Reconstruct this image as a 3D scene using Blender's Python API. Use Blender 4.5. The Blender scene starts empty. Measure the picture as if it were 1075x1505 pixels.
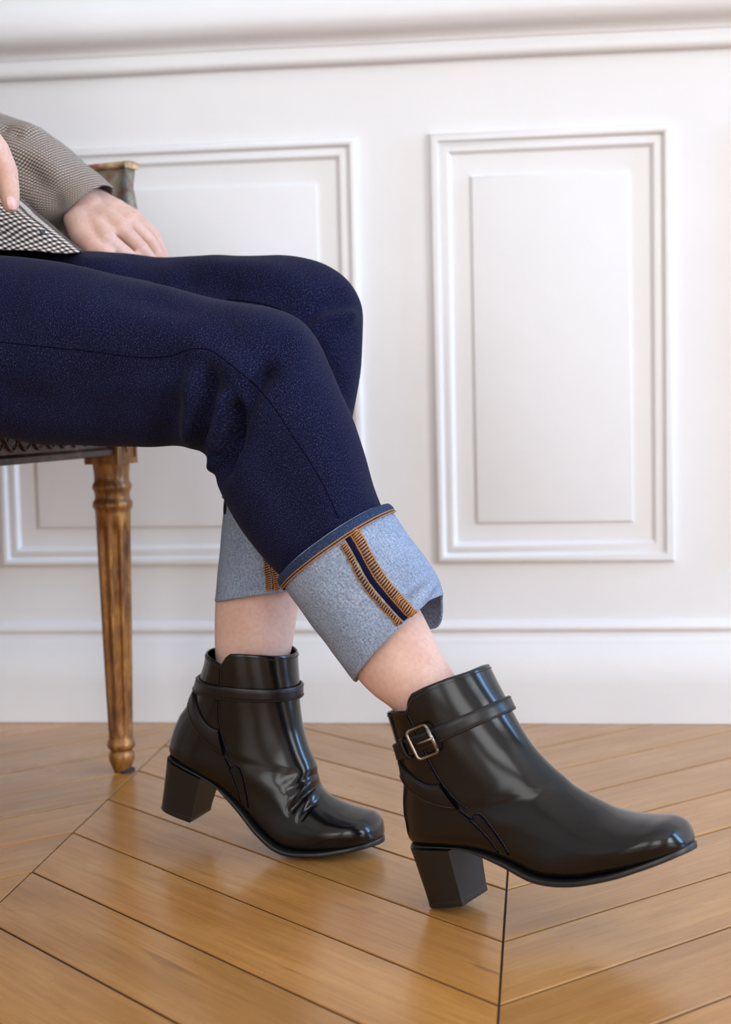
import bpy, bmesh, math, random
import numpy as np
from mathutils import Vector, Matrix, noise
from mathutils.bvhtree import BVHTree
random.seed(7)
S = bpy.context.scene
C = S.collection
rad = math.radians

# ------------------------------------------------------------------ camera
IMG_W, IMG_H, FPX, CAM_H = 1075.0, 1505.0, 2240.0, 0.43
_y, _p, _r = rad(6.6), rad(4.54), rad(1.29)
FWD = Vector((-math.sin(_y)*math.cos(_p), math.cos(_y)*math.cos(_p), -math.sin(_p)))
_rt = Vector((math.cos(_y), math.sin(_y), 0)); _up = _rt.cross(FWD)
RIGHT = _rt*math.cos(_r) - _up*math.sin(_r)
UPV = _rt*math.sin(_r) + _up*math.cos(_r)
EYE = Vector((0, 0, CAM_H))
cd = bpy.data.cameras.new('camera'); cam = bpy.data.objects.new('camera', cd); C.objects.link(cam)
cam.matrix_world = Matrix(((RIGHT.x, UPV.x, -FWD.x, EYE.x), (RIGHT.y, UPV.y, -FWD.y, EYE.y), (RIGHT.z, UPV.z, -FWD.z, EYE.z), (0, 0, 0, 1)))
cd.sensor_fit = 'VERTICAL'; cd.sensor_height = 33.6; cd.sensor_width = 24.0
cd.lens = FPX/IMG_H*33.6
cd.clip_start = 0.02
cd.dof.use_dof = True; cd.dof.focus_distance = 1.31; cd.dof.aperture_fstop = 5.6
S.camera = cam

# ------------------------------------------------------------------ light
S.view_settings.view_transform = 'Standard'; S.view_settings.look = 'None'
S.view_settings.gamma = 1.0; S.view_settings.use_curve_mapping = False
S.view_settings.exposure = 0.0
world = bpy.data.worlds.new('daylight'); S.world = world; world.use_nodes = True
wb = world.node_tree.nodes['Background']; wb.inputs[0].default_value = (0.75, 0.86, 1.0, 1); wb.inputs[1].default_value = 1.0
def area_light(name, loc, rot, sx, sy, watts, col):
    l = bpy.data.lights.new(name, 'AREA'); l.shape = 'RECTANGLE'; l.size = sx; l.size_y = sy; l.energy = watts; l.color = col
    o = bpy.data.objects.new(name, l); C.objects.link(o); o.location = loc; o.rotation_euler = rot; return o
ROOM_X0, ROOM_X1, ROOM_Y0, ROOM_Z = -2.6, 3.2, -2.4, 3.1
WIN_Z0, WIN_Z1 = 0.28, 2.62
WALL_Y = 1.946
# daylight entering by the tall window in the right wall and by one behind the camera; the rear-left light is added fill
area_light('daylight_right_window', (ROOM_X1-0.03, 1.40, 1.45), (0, rad(90), 0), 2.1, 0.5, 70, (0.28, 0.56, 1.0))
area_light('daylight_right_window', (ROOM_X1-0.03, -0.95, 1.40), (0, rad(90), 0), 2.3, 1.5, 102, (0.88, 0.945, 1.0))
area_light('rear_window_and_fill', (0.55, ROOM_Y0+0.03, 1.45), (rad(90), 0, 0), 1.2, 2.3, 36, (1.0, 0.975, 0.94))
area_light('rear_window_and_fill', (-1.25, ROOM_Y0+0.03, 1.45), (rad(90), 0, 0), 1.2, 2.3, 27, (1.0, 0.97, 0.93))  # fill added from the rear left, no known window there

# ------------------------------------------------------------------ helpers
def at(px, py, Y, N=None, P0=None):
    """the point of the place seen at photo position px,py on the plane of depth Y"""
    d = FWD + RIGHT*((px-IMG_W/2)/FPX) - UPV*((py-IMG_H/2)/FPX)
    if N is None: return EYE + d*(Y/d.y)
    return EYE + d*((P0-EYE).dot(N)/d.dot(N))
def tag(o, label=None, cat=None, group=None, kind=None):
    if label: o['label'] = label
    if cat: o['category'] = cat
    if group: o['group'] = group
    if kind: o['kind'] = kind
    return o
def empty(name, loc=(0, 0, 0)):
    o = bpy.data.objects.new(name, None); C.objects.link(o); o.location = loc; o.empty_display_size = 0.05; return o
def put(o, parent):
    if parent is not None:
        o.parent = parent
        o.matrix_parent_inverse = parent.matrix_basis.inverted() if parent.parent is None else Matrix.Identity(4)
    return o
def mesh_obj(name, v, f, mat, parent=None, uv=None, smooth=True, local=False):
    m = bpy.data.meshes.new(name); m.from_pydata([tuple(p) for p in v], [], f)
    if uv is not None:
        l = m.uv_layers.new(name='UVMap'); k = 0
        for poly in uv:
            for q in poly: l.data[k].uv = q; k += 1
    m.materials.append(mat)
    if smooth: m.polygons.foreach_set('use_smooth', [True]*len(m.polygons))
    m.validate(); m.update()
    o = bpy.data.objects.new(name, m); C.objects.link(o)
    if parent is not None:
        o.parent = parent
        if not local: o.matrix_parent_inverse = wmat(parent).inverted()
    return o
def wmat(o):
    m = o.matrix_basis.copy()
    if o.parent is not None: m = wmat(o.parent) @ o.matrix_parent_inverse @ m
    return m
class MB:
    """collects verts and faces of one mesh"""
    def __init__(s): s.v, s.f, s.uv = [], [], []
    def add(s, v, f, uv=None):
        b = len(s.v); s.v += [Vector(p) for p in v]; s.f += [[i+b for i in q] for q in f]
        s.uv += uv if uv is not None else [[(0, 0)]*len(q) for q in f]
        return s
    def build(s, name, mat, parent=None, smooth=True, local=False): return mesh_obj(name, s.v, s.f, mat, parent, s.uv, smooth, local)
def crom(pts, n):
    """Catmull-Rom through rows of pts, n samples"""
    P = np.array(pts, float); k = len(P)
    P = np.vstack([2*P[0]-P[1], P, 2*P[-1]-P[-2]])
    out = []
    for t in np.linspace(0, k-1, n):
        i = min(int(t), k-2); u = t-i; a, b, c, d = P[i], P[i+1], P[i+2], P[i+3]
        out.append(0.5*((2*b)+(-a+c)*u+(2*a-5*b+4*c-d)*u*u+(-a+3*b-3*c+d)*u**3))
    return np.array(out)
def sgnpow(x, e): return math.copysign(abs(x)**e, x)
def grid_faces(ns, nu, closed=True):
    f = []
    for i in range(ns-1):
        for j in range(nu if closed else nu-1):
            k = (j+1) % nu
            f.append([i*nu+j, i*nu+k, (i+1)*nu+k, (i+1)*nu+j])
    return f
def col_uv(P):
    ns, nu = P.shape[:2]
    rows = np.linalg.norm(np.roll(P, -1, 1)-P, axis=2).mean(0); uu = np.concatenate([[0], np.cumsum(rows)])
    cols = np.concatenate([np.zeros((1, nu)), np.cumsum(np.linalg.norm(np.diff(P, axis=0), axis=2), 0)], 0)
    m = cols.mean(1, keepdims=True); cols = m*0.5+cols*0.5; cols = np.concatenate([cols, cols[:, :1]], 1)
    return [[(uu[j], cols[i, j]), (uu[j+1], cols[i, j+1]), (uu[j+1], cols[i+1, j+1]), (uu[j], cols[i+1, j])] for i in range(ns-1) for j in range(nu)]
def grid_uv(P, closed=True):
    """uv in metres: u around, v along"""
    ns, nu = P.shape[:2]
    per = np.linalg.norm(np.roll(P, -1, 1)-P, axis=2).sum(1).mean()
    mid = P.mean(1); vv = np.concatenate([[0], np.cumsum(np.linalg.norm(np.diff(mid, axis=0), axis=1))])
    uv = []
    for i in range(ns-1):
        for j in range(nu if closed else nu-1):
            a, b = per*j/nu, per*(j+1)/nu
            uv.append([(a, vv[i]), (b, vv[i]), (b, vv[i+1]), (a, vv[i+1])])
    return uv
def grid_normals(P):
    du = np.roll(P, -1, 1)-np.roll(P, 1, 1); dv = np.gradient(P, axis=0)
    n = np.cross(du, dv); n /= np.linalg.norm(n, axis=2, keepdims=True)+1e-12
    c = P.mean(1, keepdims=True)
    if ((P-c)*n).sum() < 0: n = -n
    return n
def ribloft(rows, ns, nu, e=1.0):
    """rows: front px,py, back px,py, depth Y, half width.  Returns ns x nu x 3 points: angle 0 = front edge, quarter turn = camera side"""
    R = crom(rows, ns); P = np.zeros((ns, nu, 3))
    for i, r in enumerate(R):
        a = np.array(at(r[0], r[1], r[4])); b = np.array(at(r[2], r[3], r[4])); c = (a+b)/2; h = (a-b)/2
        for j in range(nu):
            t = 2*math.pi*j/nu
            P[i, j] = c + h*sgnpow(math.cos(t), e) + np.array([0, -1, 0])*r[5]*sgnpow(math.sin(t), e)
    return P
def add_grid(mb, P, cap0=False, cap1=False, uvf=None):
    ns, nu = P.shape[:2]
    f = grid_faces(ns, nu); uv = (uvf or grid_uv)(P); v = [tuple(p) for p in P.reshape(-1, 3)]
    if cap0: v.append(tuple(P[0].mean(0))); k = len(v)-1; f += [[k, (j+1) % nu, j] for j in range(nu)]; uv += [[(0, 0)]*3]*nu
    if cap1: v.append(tuple(P[-1].mean(0))); k = len(v)-1; o = (ns-1)*nu; f += [[k, o+j, o+(j+1) % nu] for j in range(nu)]; uv += [[(0, 0)]*3]*nu
    mb.add(v, f, uv)
def tube(mb, pts, r, n=8, closed=False, taper=None):
    pts = [Vector(p) for p in pts]; k = len(pts); ring = []
    prev = None
    for i, p in enumerate(pts):
        a = pts[(i-1) % k] if (closed or i > 0) else p; b = pts[(i+1) % k] if (closed or i < k-1) else p
        t = (b-a).normalized()
        if prev is None:
            x = t.orthogonal().normalized()
        else:
            x = (prev - t*prev.dot(t)); x = x.normalized() if x.length > 1e-9 else t.orthogonal().normalized()
        prev = x; y = t.cross(x); rr = r if taper is None else taper[i]
        ring.append([p + x*rr*math.cos(2*math.pi*j/n) + y*rr*math.sin(2*math.pi*j/n) for j in range(n)])
    v = [q for g in ring for q in g]; f = []
    for i in range(k if closed else k-1):
        for j in range(n):
            i2 = (i+1) % k
            f.append([i*n+j, i*n+(j+1) % n, i2*n+(j+1) % n, i2*n+j])
    if not closed: f.append(list(range(n))[::-1]); f.append([(k-1)*n+j for j in range(n)])
    mb.add(v, f)
def box(mb, x0, x1, y0, y1, z0, z1):
    v = [(x, y, z) for z in (z0, z1) for y in (y0, y1) for x in (x0, x1)]
    mb.add(v, [[0, 2, 3, 1], [4, 5, 7, 6], [0, 1, 5, 4], [2, 6, 7, 3], [0, 4, 6, 2], [1, 3, 7, 5]])
def lathe(mb, prof, n=32, c=(0, 0, 0)):
    v = [(c[0]+r*math.cos(2*math.pi*j/n), c[1]+r*math.sin(2*math.pi*j/n), c[2]+z) for r, z in prof for j in range(n)]
    f = grid_faces(len(prof), n); k = len(prof)
    f.append(list(range(n))[::-1]); f.append([(k-1)*n+j for j in range(n)])
    mb.add(v, f)
def capsule(mb, p0, r0, p1, r1, n=14):
    p0, p1 = Vector(p0), Vector(p1); d = p1-p0; L = max(d.length, 1e-6); z = d/L; x = z.orthogonal().normalized(); y = z.cross(x)
    prof = [(r0*math.sin(a), -r0*math.cos(a)) for a in np.linspace(0.15, math.pi/2, 5)] + [(r1*math.cos(a), L+r1*math.sin(a)) for a in np.linspace(0, math.pi/2-0.15, 5)]
    v = [p0 + x*(r*math.cos(2*math.pi*j/n)) + y*(r*math.sin(2*math.pi*j/n)) + z*h for r, h in prof for j in range(n)]
    f = grid_faces(len(prof), n); f.append(list(range(n))[::-1]); f.append([(len(prof)-1)*n+j for j in range(n)])
    mb.add(v, f)
def resample(pts, step):
    pts = [Vector(p) for p in pts]; out = [pts[0].copy()]; acc = 0.0
    for a, b in zip(pts, pts[1:]):
        L = (b-a).length; t = step-acc
        while t <= L: out.append(a.lerp(b, t/L)); t += step
        acc = (acc+L) % step
    return out

# ------------------------------------------------------------------ materials
class Mat:
    def __init__(s, name):
        s.m = bpy.data.materials.new(name); s.m.use_nodes = True; s.t = s.m.node_tree; s.n = s.t.nodes
        s.b = s.n['Principled BSDF']
    def node(s, t, **kw):
        n = s.n.new(t)
        for k, v in kw.items():
            if k.startswith('i_'): n.inputs[k[2:].replace('_', ' ')].default_value = v
            else: setattr(n, k, v)
        return n
    def link(s, a, b): s.t.links.new(a, b)
    def set(s, **kw):
        for k, v in kw.items(): s.b.inputs[k.replace('_', ' ')].default_value = v
        return s
    def ramp(s, fac, stops):
        r = s.n.new('ShaderNodeValToRGB'); e = r.color_ramp.elements
        while len(e) < len(stops): e.new(0.5)
        for k, (p, c) in enumerate(stops): e[k].position = p; e[k].color = (*c, 1) if len(c) == 3 else c
        s.link(fac, r.inputs[0]); return r.outputs[0]
    def math(s, op, a, b=None):
        n = s.n.new('ShaderNodeMath'); n.operation = op
        for k, q in enumerate((a, b)):
            if q is None: continue
            if isinstance(q, (int, float)): n.inputs[k].default_value = q
            else: s.link(q, n.inputs[k])
        return n.outputs[0]
    def mix(s, fac, a, b, blend='MIX'):
        n = s.n.new('ShaderNodeMix'); n.data_type = 'RGBA'; n.blend_type = blend
        for k, q in ((0, fac), (6, a), (7, b)):
            if isinstance(q, (int, float)): n.inputs[k].default_value = q
            elif isinstance(q, tuple): n.inputs[k].default_value = (*q, 1)
            else: s.link(q, n.inputs[k])
        return n.outputs[2]
    def coord(s, kind='Object', scale=(1, 1, 1), rot=(0, 0, 0)):
        c = s.n.new('ShaderNodeTexCoord'); m = s.n.new('ShaderNodeMapping'); m.inputs['Scale'].default_value = scale; m.inputs['Rotation'].default_value = rot
        s.link(c.outputs[kind], m.inputs[0]); return m.outputs[0]
    def noise(s, vec, scale, detail=3, rough=0.5, dist=0.0):
        n = s.n.new('ShaderNodeTexNoise'); n.inputs['Scale'].default_value = scale; n.inputs['Detail'].default_value = detail; n.inputs['Roughness'].default_value = rough; n.inputs['Distortion'].default_value = dist
        if vec is not None: s.link(vec, n.inputs['Vector'])
        return n.outputs['Fac']
    def bump(s, h, strength, dist):
        n = s.n.new('ShaderNodeBump'); n.inputs['Strength'].default_value = strength; n.inputs['Distance'].default_value = dist
        s.link(h, n.inputs['Height']); s.link(n.outputs[0], s.b.inputs['Normal'])
    def color(s, c): s.link(c, s.b.inputs['Base Color'])

def m_paint(name, col, rough=0.42, bump=0.25):
    m = Mat(name); m.set(Roughness=rough)
    v = m.coord('Object'); n = m.noise(v, 9, 4)
    m.color(m.ramp(n, [(0.3, tuple(c*0.97 for c in col)), (0.7, col)]))
    m.bump(m.noise(v, 60, 3), bump, 0.0015); return m.m
def m_oak():
    m = Mat('varnished oak')
    uvv = m.coord('UV'); oi = m.node('ShaderNodeObjectInfo'); rnd = oi.outputs['Random']
    off = m.node('ShaderNodeCombineXYZ'); m.link(m.math('MULTIPLY', rnd, 37.0), off.inputs[0]); m.link(m.math('MULTIPLY', rnd, 91.0), off.inputs[1])
    ad = m.node('ShaderNodeVectorMath', operation='ADD'); m.link(uvv, ad.inputs[0]); m.link(off.outputs[0], ad.inputs[1])
    sc = m.node('ShaderNodeMapping'); sc.inputs['Scale'].default_value = (3.5, 60, 1); m.link(ad.outputs[0], sc.inputs[0])
    g1 = m.noise(sc.outputs[0], 1.6, 6, 0.62, 0.6)
    sc2 = m.node('ShaderNodeMapping'); sc2.inputs['Scale'].default_value = (14, 420, 1); m.link(ad.outputs[0], sc2.inputs[0])
    g2 = m.noise(sc2.outputs[0], 1.0, 3, 0.6)
    sc3 = m.node('ShaderNodeMapping'); sc3.inputs['Scale'].default_value = (5, 14, 1); m.link(ad.outputs[0], sc3.inputs[0])
    g3 = m.noise(sc3.outputs[0], 1.0, 3, 0.5, 0.3)
    base = m.ramp(g1, [(0.25, (0.385, 0.172, 0.040)), (0.5, (0.465, 0.219, 0.057)), (0.78, (0.545, 0.28, 0.084))])
    pores = m.ramp(g2, [(0.36, (0.55, 0.48, 0.42)), (0.5, (1, 1, 1))])
    c = m.mix(0.32, base, pores, 'MULTIPLY')
    blot = m.ramp(g3, [(0.3, (0.82, 0.78, 0.74)), (0.62, (1.06, 1.05, 1.04))])
    c = m.mix(0.8, c, blot, 'MULTIPLY')
    sc4 = m.node('ShaderNodeMapping'); sc4.inputs['Scale'].default_value = (9, 46, 1); m.link(ad.outputs[0], sc4.inputs[0])
    knot = m.ramp(m.noise(sc4.outputs[0], 1.0, 2, 0.5, 0.8), [(0.68, (1, 1, 1)), (0.80, (0.55, 0.46, 0.40))])
    c = m.mix(0.7, c, knot, 'MULTIPLY')
    sc5 = m.node('ShaderNodeMapping'); sc5.inputs['Scale'].default_value = (260, 60, 1); sc5.inputs['Rotation'].default_value = (0, 0, 0.25); m.link(ad.outputs[0], sc5.inputs[0])
    fleck = m.ramp(m.noise(sc5.outputs[0], 1.0, 2, 0.6), [(0.60, (1, 1, 1)), (0.74, (1.22, 1.2, 1.16))]); c = m.mix(0.6, c, fleck, 'MULTIPLY')
    tone = m.ramp(rnd, [(0.0, (0.88, 0.86, 0.84)), (0.5, (1.0, 1.0, 1.0)), (1.0, (1.1, 1.06, 1.0))])
    c = m.mix(1.0, c, tone, 'MULTIPLY'); m.color(c)
    m.link(m.ramp(g3, [(0.3, (0.34,)*3), (0.7, (0.24,)*3)]), m.b.inputs['Roughness'])
    m.set(Coat_Weight=0.22, Coat_Roughness=0.14, Specular_IOR_Level=0.42)
    m.bump(g2, 0.12, 0.0006); return m.m
def m_leather(name, base, rough, coat=0.0, bump=0.06, spec=0.42):
    m = Mat(name); v = m.coord('Object')
    n = m.noise(v, 40, 3); m.color(m.ramp(n, [(0.3, tuple(c*0.8 for c in base)), (0.7, base)]))
    m.link(m.ramp(m.noise(v, 18, 2), [(0.3, (rough*0.92,)*3), (0.7, (rough*1.08,)*3)]), m.b.inputs['Roughness'])
    m.set(Specular_IOR_Level=spec, Coat_Weight=coat, Coat_Roughness=0.18)
    w = m.n.new('ShaderNodeTexVoronoi'); w.inputs['Scale'].default_value = 1100; m.link(v, w.inputs['Vector'])
    h = m.mix(0.5, w.outputs['Distance'], m.noise(v, 500, 2)); m.bump(h, bump, 0.0004); return m.m
def m_denim(name, lo, hi, speck, k=1.0, twill=0.35):
    m = Mat(name); v = m.coord('UV')
    n1 = m.noise(v, 780*k, 2, 0.75); n2 = m.noise(v, 26, 4, 0.6)
    w = m.n.new('ShaderNodeTexWave'); w.bands_direction = 'DIAGONAL'; w.inputs['Scale'].default_value = 150*k; w.inputs['Distortion'].default_value = 1.5; w.inputs['Detail'].default_value = 1; m.link(v, w.inputs['Vector'])
    w2 = m.noise(m.coord('UV', (1, 0.16, 1), (0, 0, 0.6)), 1100*k, 2, 0.7)
    c = m.ramp(n1, [(0.33, lo), (0.55, hi), (0.74, speck)])
    c = m.mix(twill, c, m.ramp(w2, [(0.35, tuple(q*0.55 for q in lo)), (0.65, hi)]))
    c = m.mix(0.5, c, m.ramp(n2, [(0.3, (0.7, 0.72, 0.76)), (0.7, (1.18, 1.15, 1.12))]), 'MULTIPLY')
    m.color(c); m.set(Roughness=0.95, Specular_IOR_Level=0.1, Sheen_Weight=0.02, Sheen_Roughness=0.5)
    m.bump(m.mix(0.5, w.outputs['Fac'], n1), 0.22, 0.0006); return m.m
def m_check():
    m = Mat('fine check wool'); v = m.coord('UV'); sp = m.node('ShaderNodeSeparateXYZ'); m.link(v, sp.inputs[0])
    K = 1/0.0036
    def stripe(o): return m.math('GREATER_THAN', m.math('FRACT', m.math('MULTIPLY', o, K)), 0.5)
    a, b = stripe(sp.outputs[0]), stripe(sp.outputs[1])
    s2 = m.math('ADD', a, b)
    c = m.ramp(m.math('MULTIPLY', s2, 0.5), [(0.0, (0.74, 0.66, 0.58)), (0.3, (0.20, 0.15, 0.125)), (0.75, (0.012, 0.010, 0.013))])
    m.n[-1] if False else None
    n = m.noise(v, 1500, 2); c = m.mix(0.35, c, m.ramp(n, [(0.3, (0.6, 0.6, 0.6)), (0.7, (1.2, 1.2, 1.2))]), 'MULTIPLY')
    for q in m.n:
        if q.type == 'VALTORGB' and len(q.color_ramp.elements) == 3: q.color_ramp.interpolation = 'CONSTANT'
    m.color(c); m.set(Roughness=0.9, Specular_IOR_Level=0.15); m.bump(n, 0.3, 0.0005); return m.m
def m_skin():
    m = Mat('skin'); v = m.coord('Object')
    n = m.noise(v, 28, 4, 0.6); n2 = m.noise(v, 260, 3)
    c = m.ramp(n, [(0.3, (0.60, 0.34, 0.265)), (0.5, (0.66, 0.42, 0.335)), (0.72, (0.70, 0.47, 0.39))])
    c = m.mix(0.12, c, m.ramp(n2, [(0.35, (0.45, 0.2, 0.15)), (0.6, (0.8, 0.6, 0.5))])); m.color(c)
    m.set(Roughness=0.5, Specular_IOR_Level=0.35, Subsurface_Weight=0.25, Subsurface_Scale=0.006)
    m.b.inputs['Subsurface Radius'].default_value = (1.0, 0.35, 0.2); m.bump(n2, 0.08, 0.0006); return m.m
def m_gilt():
    m = Mat('worn gilt wood'); v = m.coord('Object', (1, 1, 0.35))
    n = m.noise(v, 55, 5, 0.65, 0.4); n2 = m.noise(v, 150, 4, 0.7)
    c = m.ramp(n, [(0.3, (0.05, 0.018, 0.008)), (0.46, (0.25, 0.10, 0.026)), (0.62, (0.43, 0.20, 0.05)), (0.8, (0.52, 0.29, 0.10))])
    c = m.mix(0.55, c, m.ramp(n2, [(0.35, (0.35, 0.3, 0.28)), (0.6, (1.1, 1.1, 1.1))]), 'MULTIPLY'); m.color(c)
    m.link(m.ramp(n, [(0.35, (0.15,)*3), (0.6, (0.55,)*3)]), m.b.inputs['Metallic'])
    m.set(Roughness=0.36); m.bump(n2, 0.35, 0.001); return m.m
def m_tapestry():
    m = Mat('floral tapestry'); v = m.coord('Object')
    n = m.noise(v, 38, 2, 0.5, 1.2); n2 = m.noise(v, 420, 2); n3 = m.noise(v, 22, 3)
    c = m.ramp(n, [(0.38, (0.34, 0.06, 0.05)), (0.45, (0.22, 0.19, 0.14)), (0.58, (0.31, 0.29, 0.23)), (0.7, (0.50, 0.46, 0.38))])
    c = m.mix(0.35, c, m.ramp(n3, [(0.4, (0.17, 0.18, 0.14)), (0.6, (0.46, 0.38, 0.31))]))
    c = m.mix(0.5, c, m.ramp(n2, [(0.35, (0.55,)*3), (0.65, (1.2,)*3)]), 'MULTIPLY'); m.color(c)
    m.set(Roughness=0.95, Specular_IOR_Level=0.1); m.bump(n2, 0.5, 0.001); return m.m
def m_plain(name, col, rough=0.5, metal=0.0, spec=0.5):
    m = Mat(name); v = m.coord('Object'); n = m.noise(v, 120, 3)
    m.color(m.ramp(n, [(0.3, tuple(c*0.82 for c in col)), (0.7, tuple(min(1, c*1.1) for c in col))])); m.set(Roughness=rough, Metallic=metal, Specular_IOR_Level=spec); return m.m

WHITE = m_paint('white satin paint', (0.80, 0.795, 0.805))
ROOMW = m_paint('greige wall paint', (0.50, 0.475, 0.45), 0.6)
CEIL = m_paint('ceiling white', (0.86, 0.86, 0.85), 0.7)
OAK = m_oak(); GROOVE = m_plain('dark floor joint', (0.016, 0.009, 0.006), 0.85)
LEATHER = m_leather('black boot leather', (0.0040, 0.0035, 0.0033), 0.19, 0.0)
STRAPL = m_leather('black strap leather', (0.0052, 0.0034, 0.0042), 0.33, 0.0)
HEELL = m_leather('black heel leather', (0.0085, 0.0075, 0.007), 0.42, 0.0)
SOLEM = m_plain('black sole rubber', (0.010, 0.010, 0.011), 0.36); LINING = m_plain('boot lining', (0.03, 0.024, 0.02), 0.7)
STITCHB = m_plain('black thread', (0.03, 0.028, 0.027), 0.6)
DENIM = m_denim('indigo denim', (0.0015, 0.0017, 0.0078), (0.0076, 0.0085, 0.0355), (0.062, 0.068, 0.165), 1.0, 0.15)
DENIMR = m_denim('reverse denim', (0.125, 0.175, 0.27), (0.33, 0.395, 0.52), (0.56, 0.63, 0.74), 0.75, 0.4)
DENIMH = m_denim('hem denim', (0.010, 0.018, 0.045), (0.03, 0.052, 0.115), (0.12, 0.17, 0.27))
THREAD = m_plain('orange thread', (0.40, 0.175, 0.045), 0.8); SEAMT = m_plain('indigo seam thread', (0.003, 0.0035, 0.012), 1.0, 0.0, 0.03)
CHECK = m_check(); SKIN = m_skin(); GILT = m_gilt(); TAPES = m_tapestry()
METAL = m_plain('aged nickel', (0.34, 0.31, 0.28), 0.26, 1.0); NAIL = m_plain('finger nail', (0.66, 0.40, 0.36), 0.3); BUTTON = m_plain('dark button', (0.02, 0.018, 0.02), 0.35)
GLASSW = m_plain('window frame paint', (0.8, 0.8, 0.8), 0.5)

def m_carved():
    m = Mat('dark carved wood'); v = m.coord('Object'); n = m.noise(v, 70, 4, 0.6)
    m.color(m.ramp(n, [(0.32, (0.022, 0.011, 0.008)), (0.55, (0.075, 0.036, 0.022)), (0.78, (0.20, 0.10, 0.05))])); m.set(Roughness=0.42, Metallic=0.15); m.bump(n, 0.3, 0.0008); return m.m
CARVED = m_carved()
# ------------------------------------------------------------------ room shell
def struct(o): o['kind'] = 'structure'; return o
# floor: dark bed with chevron planks lying in it
mb = MB(); box(mb, ROOM_X0-0.1, ROOM_X1+0.1, ROOM_Y0-0.1, WALL_Y+0.1, -0.06, -0.0012)
floor = struct(mb.build('floor', GROOVE, None, False)); floor['label'] = 'oak chevron parquet floor'
SEAM0, COLW, SLOPE, PITCH, Y0 = -0.034, 0.432, 0.93, 0.1235, 1.0373
def clip(poly, ymax):
    out = []
    for a, b in zip(poly, poly[1:]+poly[:1]):
        ia, ib = a[1] <= ymax, b[1] <= ymax
        if ia: out.append(a)
        if ia != ib: t = (ymax-a[1])/(b[1]-a[1]); out.append((a[0]+(b[0]-a[0])*t, ymax))
    return out
def plank_mesh(poly, up, org):
    """poly ccw, shrunk by half the joint, chamfered top edge; uv runs along the plank"""
    n = len(poly); c = [Vector((p[0], p[1], 0)) for p in poly]
    def inset(dl, de):
        out = []   # long edges are drawn in by dl, sawn ends by de
        for i in range(n):
            a, b, e = c[i-1], c[i], c[(i+1) % n]
            d1 = (b-a).normalized(); d2 = (e-b).normalized(); n1 = Vector((-d1.y, d1.x, 0)); n2 = Vector((-d2.y, d2.x, 0))
            o1 = de if abs(d1.x) < 1e-3 else dl; o2 = de if abs(d2.x) < 1e-3 else dl; cr = d1.x*d2.y-d1.y*d2.x
            p = b+n1*o1; q = b+n2*o2; w = q-p
            out.append(p+d1*((w.x*d2.y-w.y*d2.x)/cr) if abs(cr) > 1e-4 else p)
        return out
    r0, r1 = inset(0.0014, 0.0008), inset(0.0020, 0.0012)
    v = [q+Vector((0, 0, -0.006)) for q in r0] + [q+Vector((0, 0, -0.0006)) for q in r0] + r1
    f = [list(range(2*n, 3*n))] + [[i, (i+1) % n, n+(i+1) % n, n+i] for i in range(n)] + [[n+i, n+(i+1) % n, 2*n+(i+1) % n, 2*n+i] for i in range(n)]
    d = Vector((1, SLOPE*up, 0)).normalized(); e = Vector((-d.y, d.x, 0))
    uv = [[((v[k]-Vector(org)).dot(d), (v[k]-Vector(org)).dot(e)) for k in q] for q in f]
    return v, f, uv
shared = {}
for ci in range(-4, 5):
    x0 = SEAM0 + COLW*ci; up = 1 if ci % 2 == 0 else -1
    # height of a joint at the column's left edge
    base = Y0 if up == 1 else Y0 + SLOPE*COLW
    for k in range(-9, 12):
        yl = base + PITCH*k; yr = yl + up*SLOPE*COLW
        if min(yl, yr) > WALL_Y or max(yl, yr)+PITCH < 0.12: continue
        poly = [(x0, yl), (x0+COLW, yr), (x0+COLW, yr+PITCH), (x0, yl+PITCH)]
        cut = clip(poly, WALL_Y+0.02)
        if len(cut) < 3: continue
        if len(cut) == 4 and all(abs(a[0]-b[0])+abs(a[1]-b[1]) < 1e-9 for a, b in zip(cut, poly)):
            if up not in shared:
                v, f, uv = plank_mesh([(p[0]-x0, p[1]-yl) for p in poly], up, (0, 0, 0))
                o = mesh_obj('plank', v, f, OAK, floor, uv, False); shared[up] = o.data
            else:
                o = bpy.data.objects.new('plank', shared[up]); C.objects.link(o); o.parent = floor
            o.location = (x0, yl, 0)
        else:
            area = 0.5*abs(sum(a[0]*b[1]-b[0]*a[1] for a, b in zip(cut, cut[1:]+cut[:1])))
            if area < 2e-4: continue
            v, f, uv = plank_mesh([(p[0]-x0, p[1]-yl) for p in cut], up, (0, 0, 0))
            o = mesh_obj('plank', v, f, OAK, floor, uv, False); o.location = (x0, yl, 0)
# the rest of the floor behind the camera and along the sides, too far out to show planks
mb = MB()
for (a, b, c, d) in ((ROOM_X0, ROOM_X1, ROOM_Y0, 0.1), (ROOM_X0, SEAM0-4*COLW-0.002, 0.1, WALL_Y), (SEAM0+5*COLW+0.002, ROOM_X1, 0.1, WALL_Y)):
    v = [(a, c, -0.0004), (b, c, -0.0004), (b, d, -0.0004), (a, d, -0.0004)]; mb.add(v, [[0, 1, 2, 3]], [[(p[0], p[1]) for p in v]])
mb.build('floor_border', OAK, floor, False)

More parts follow.
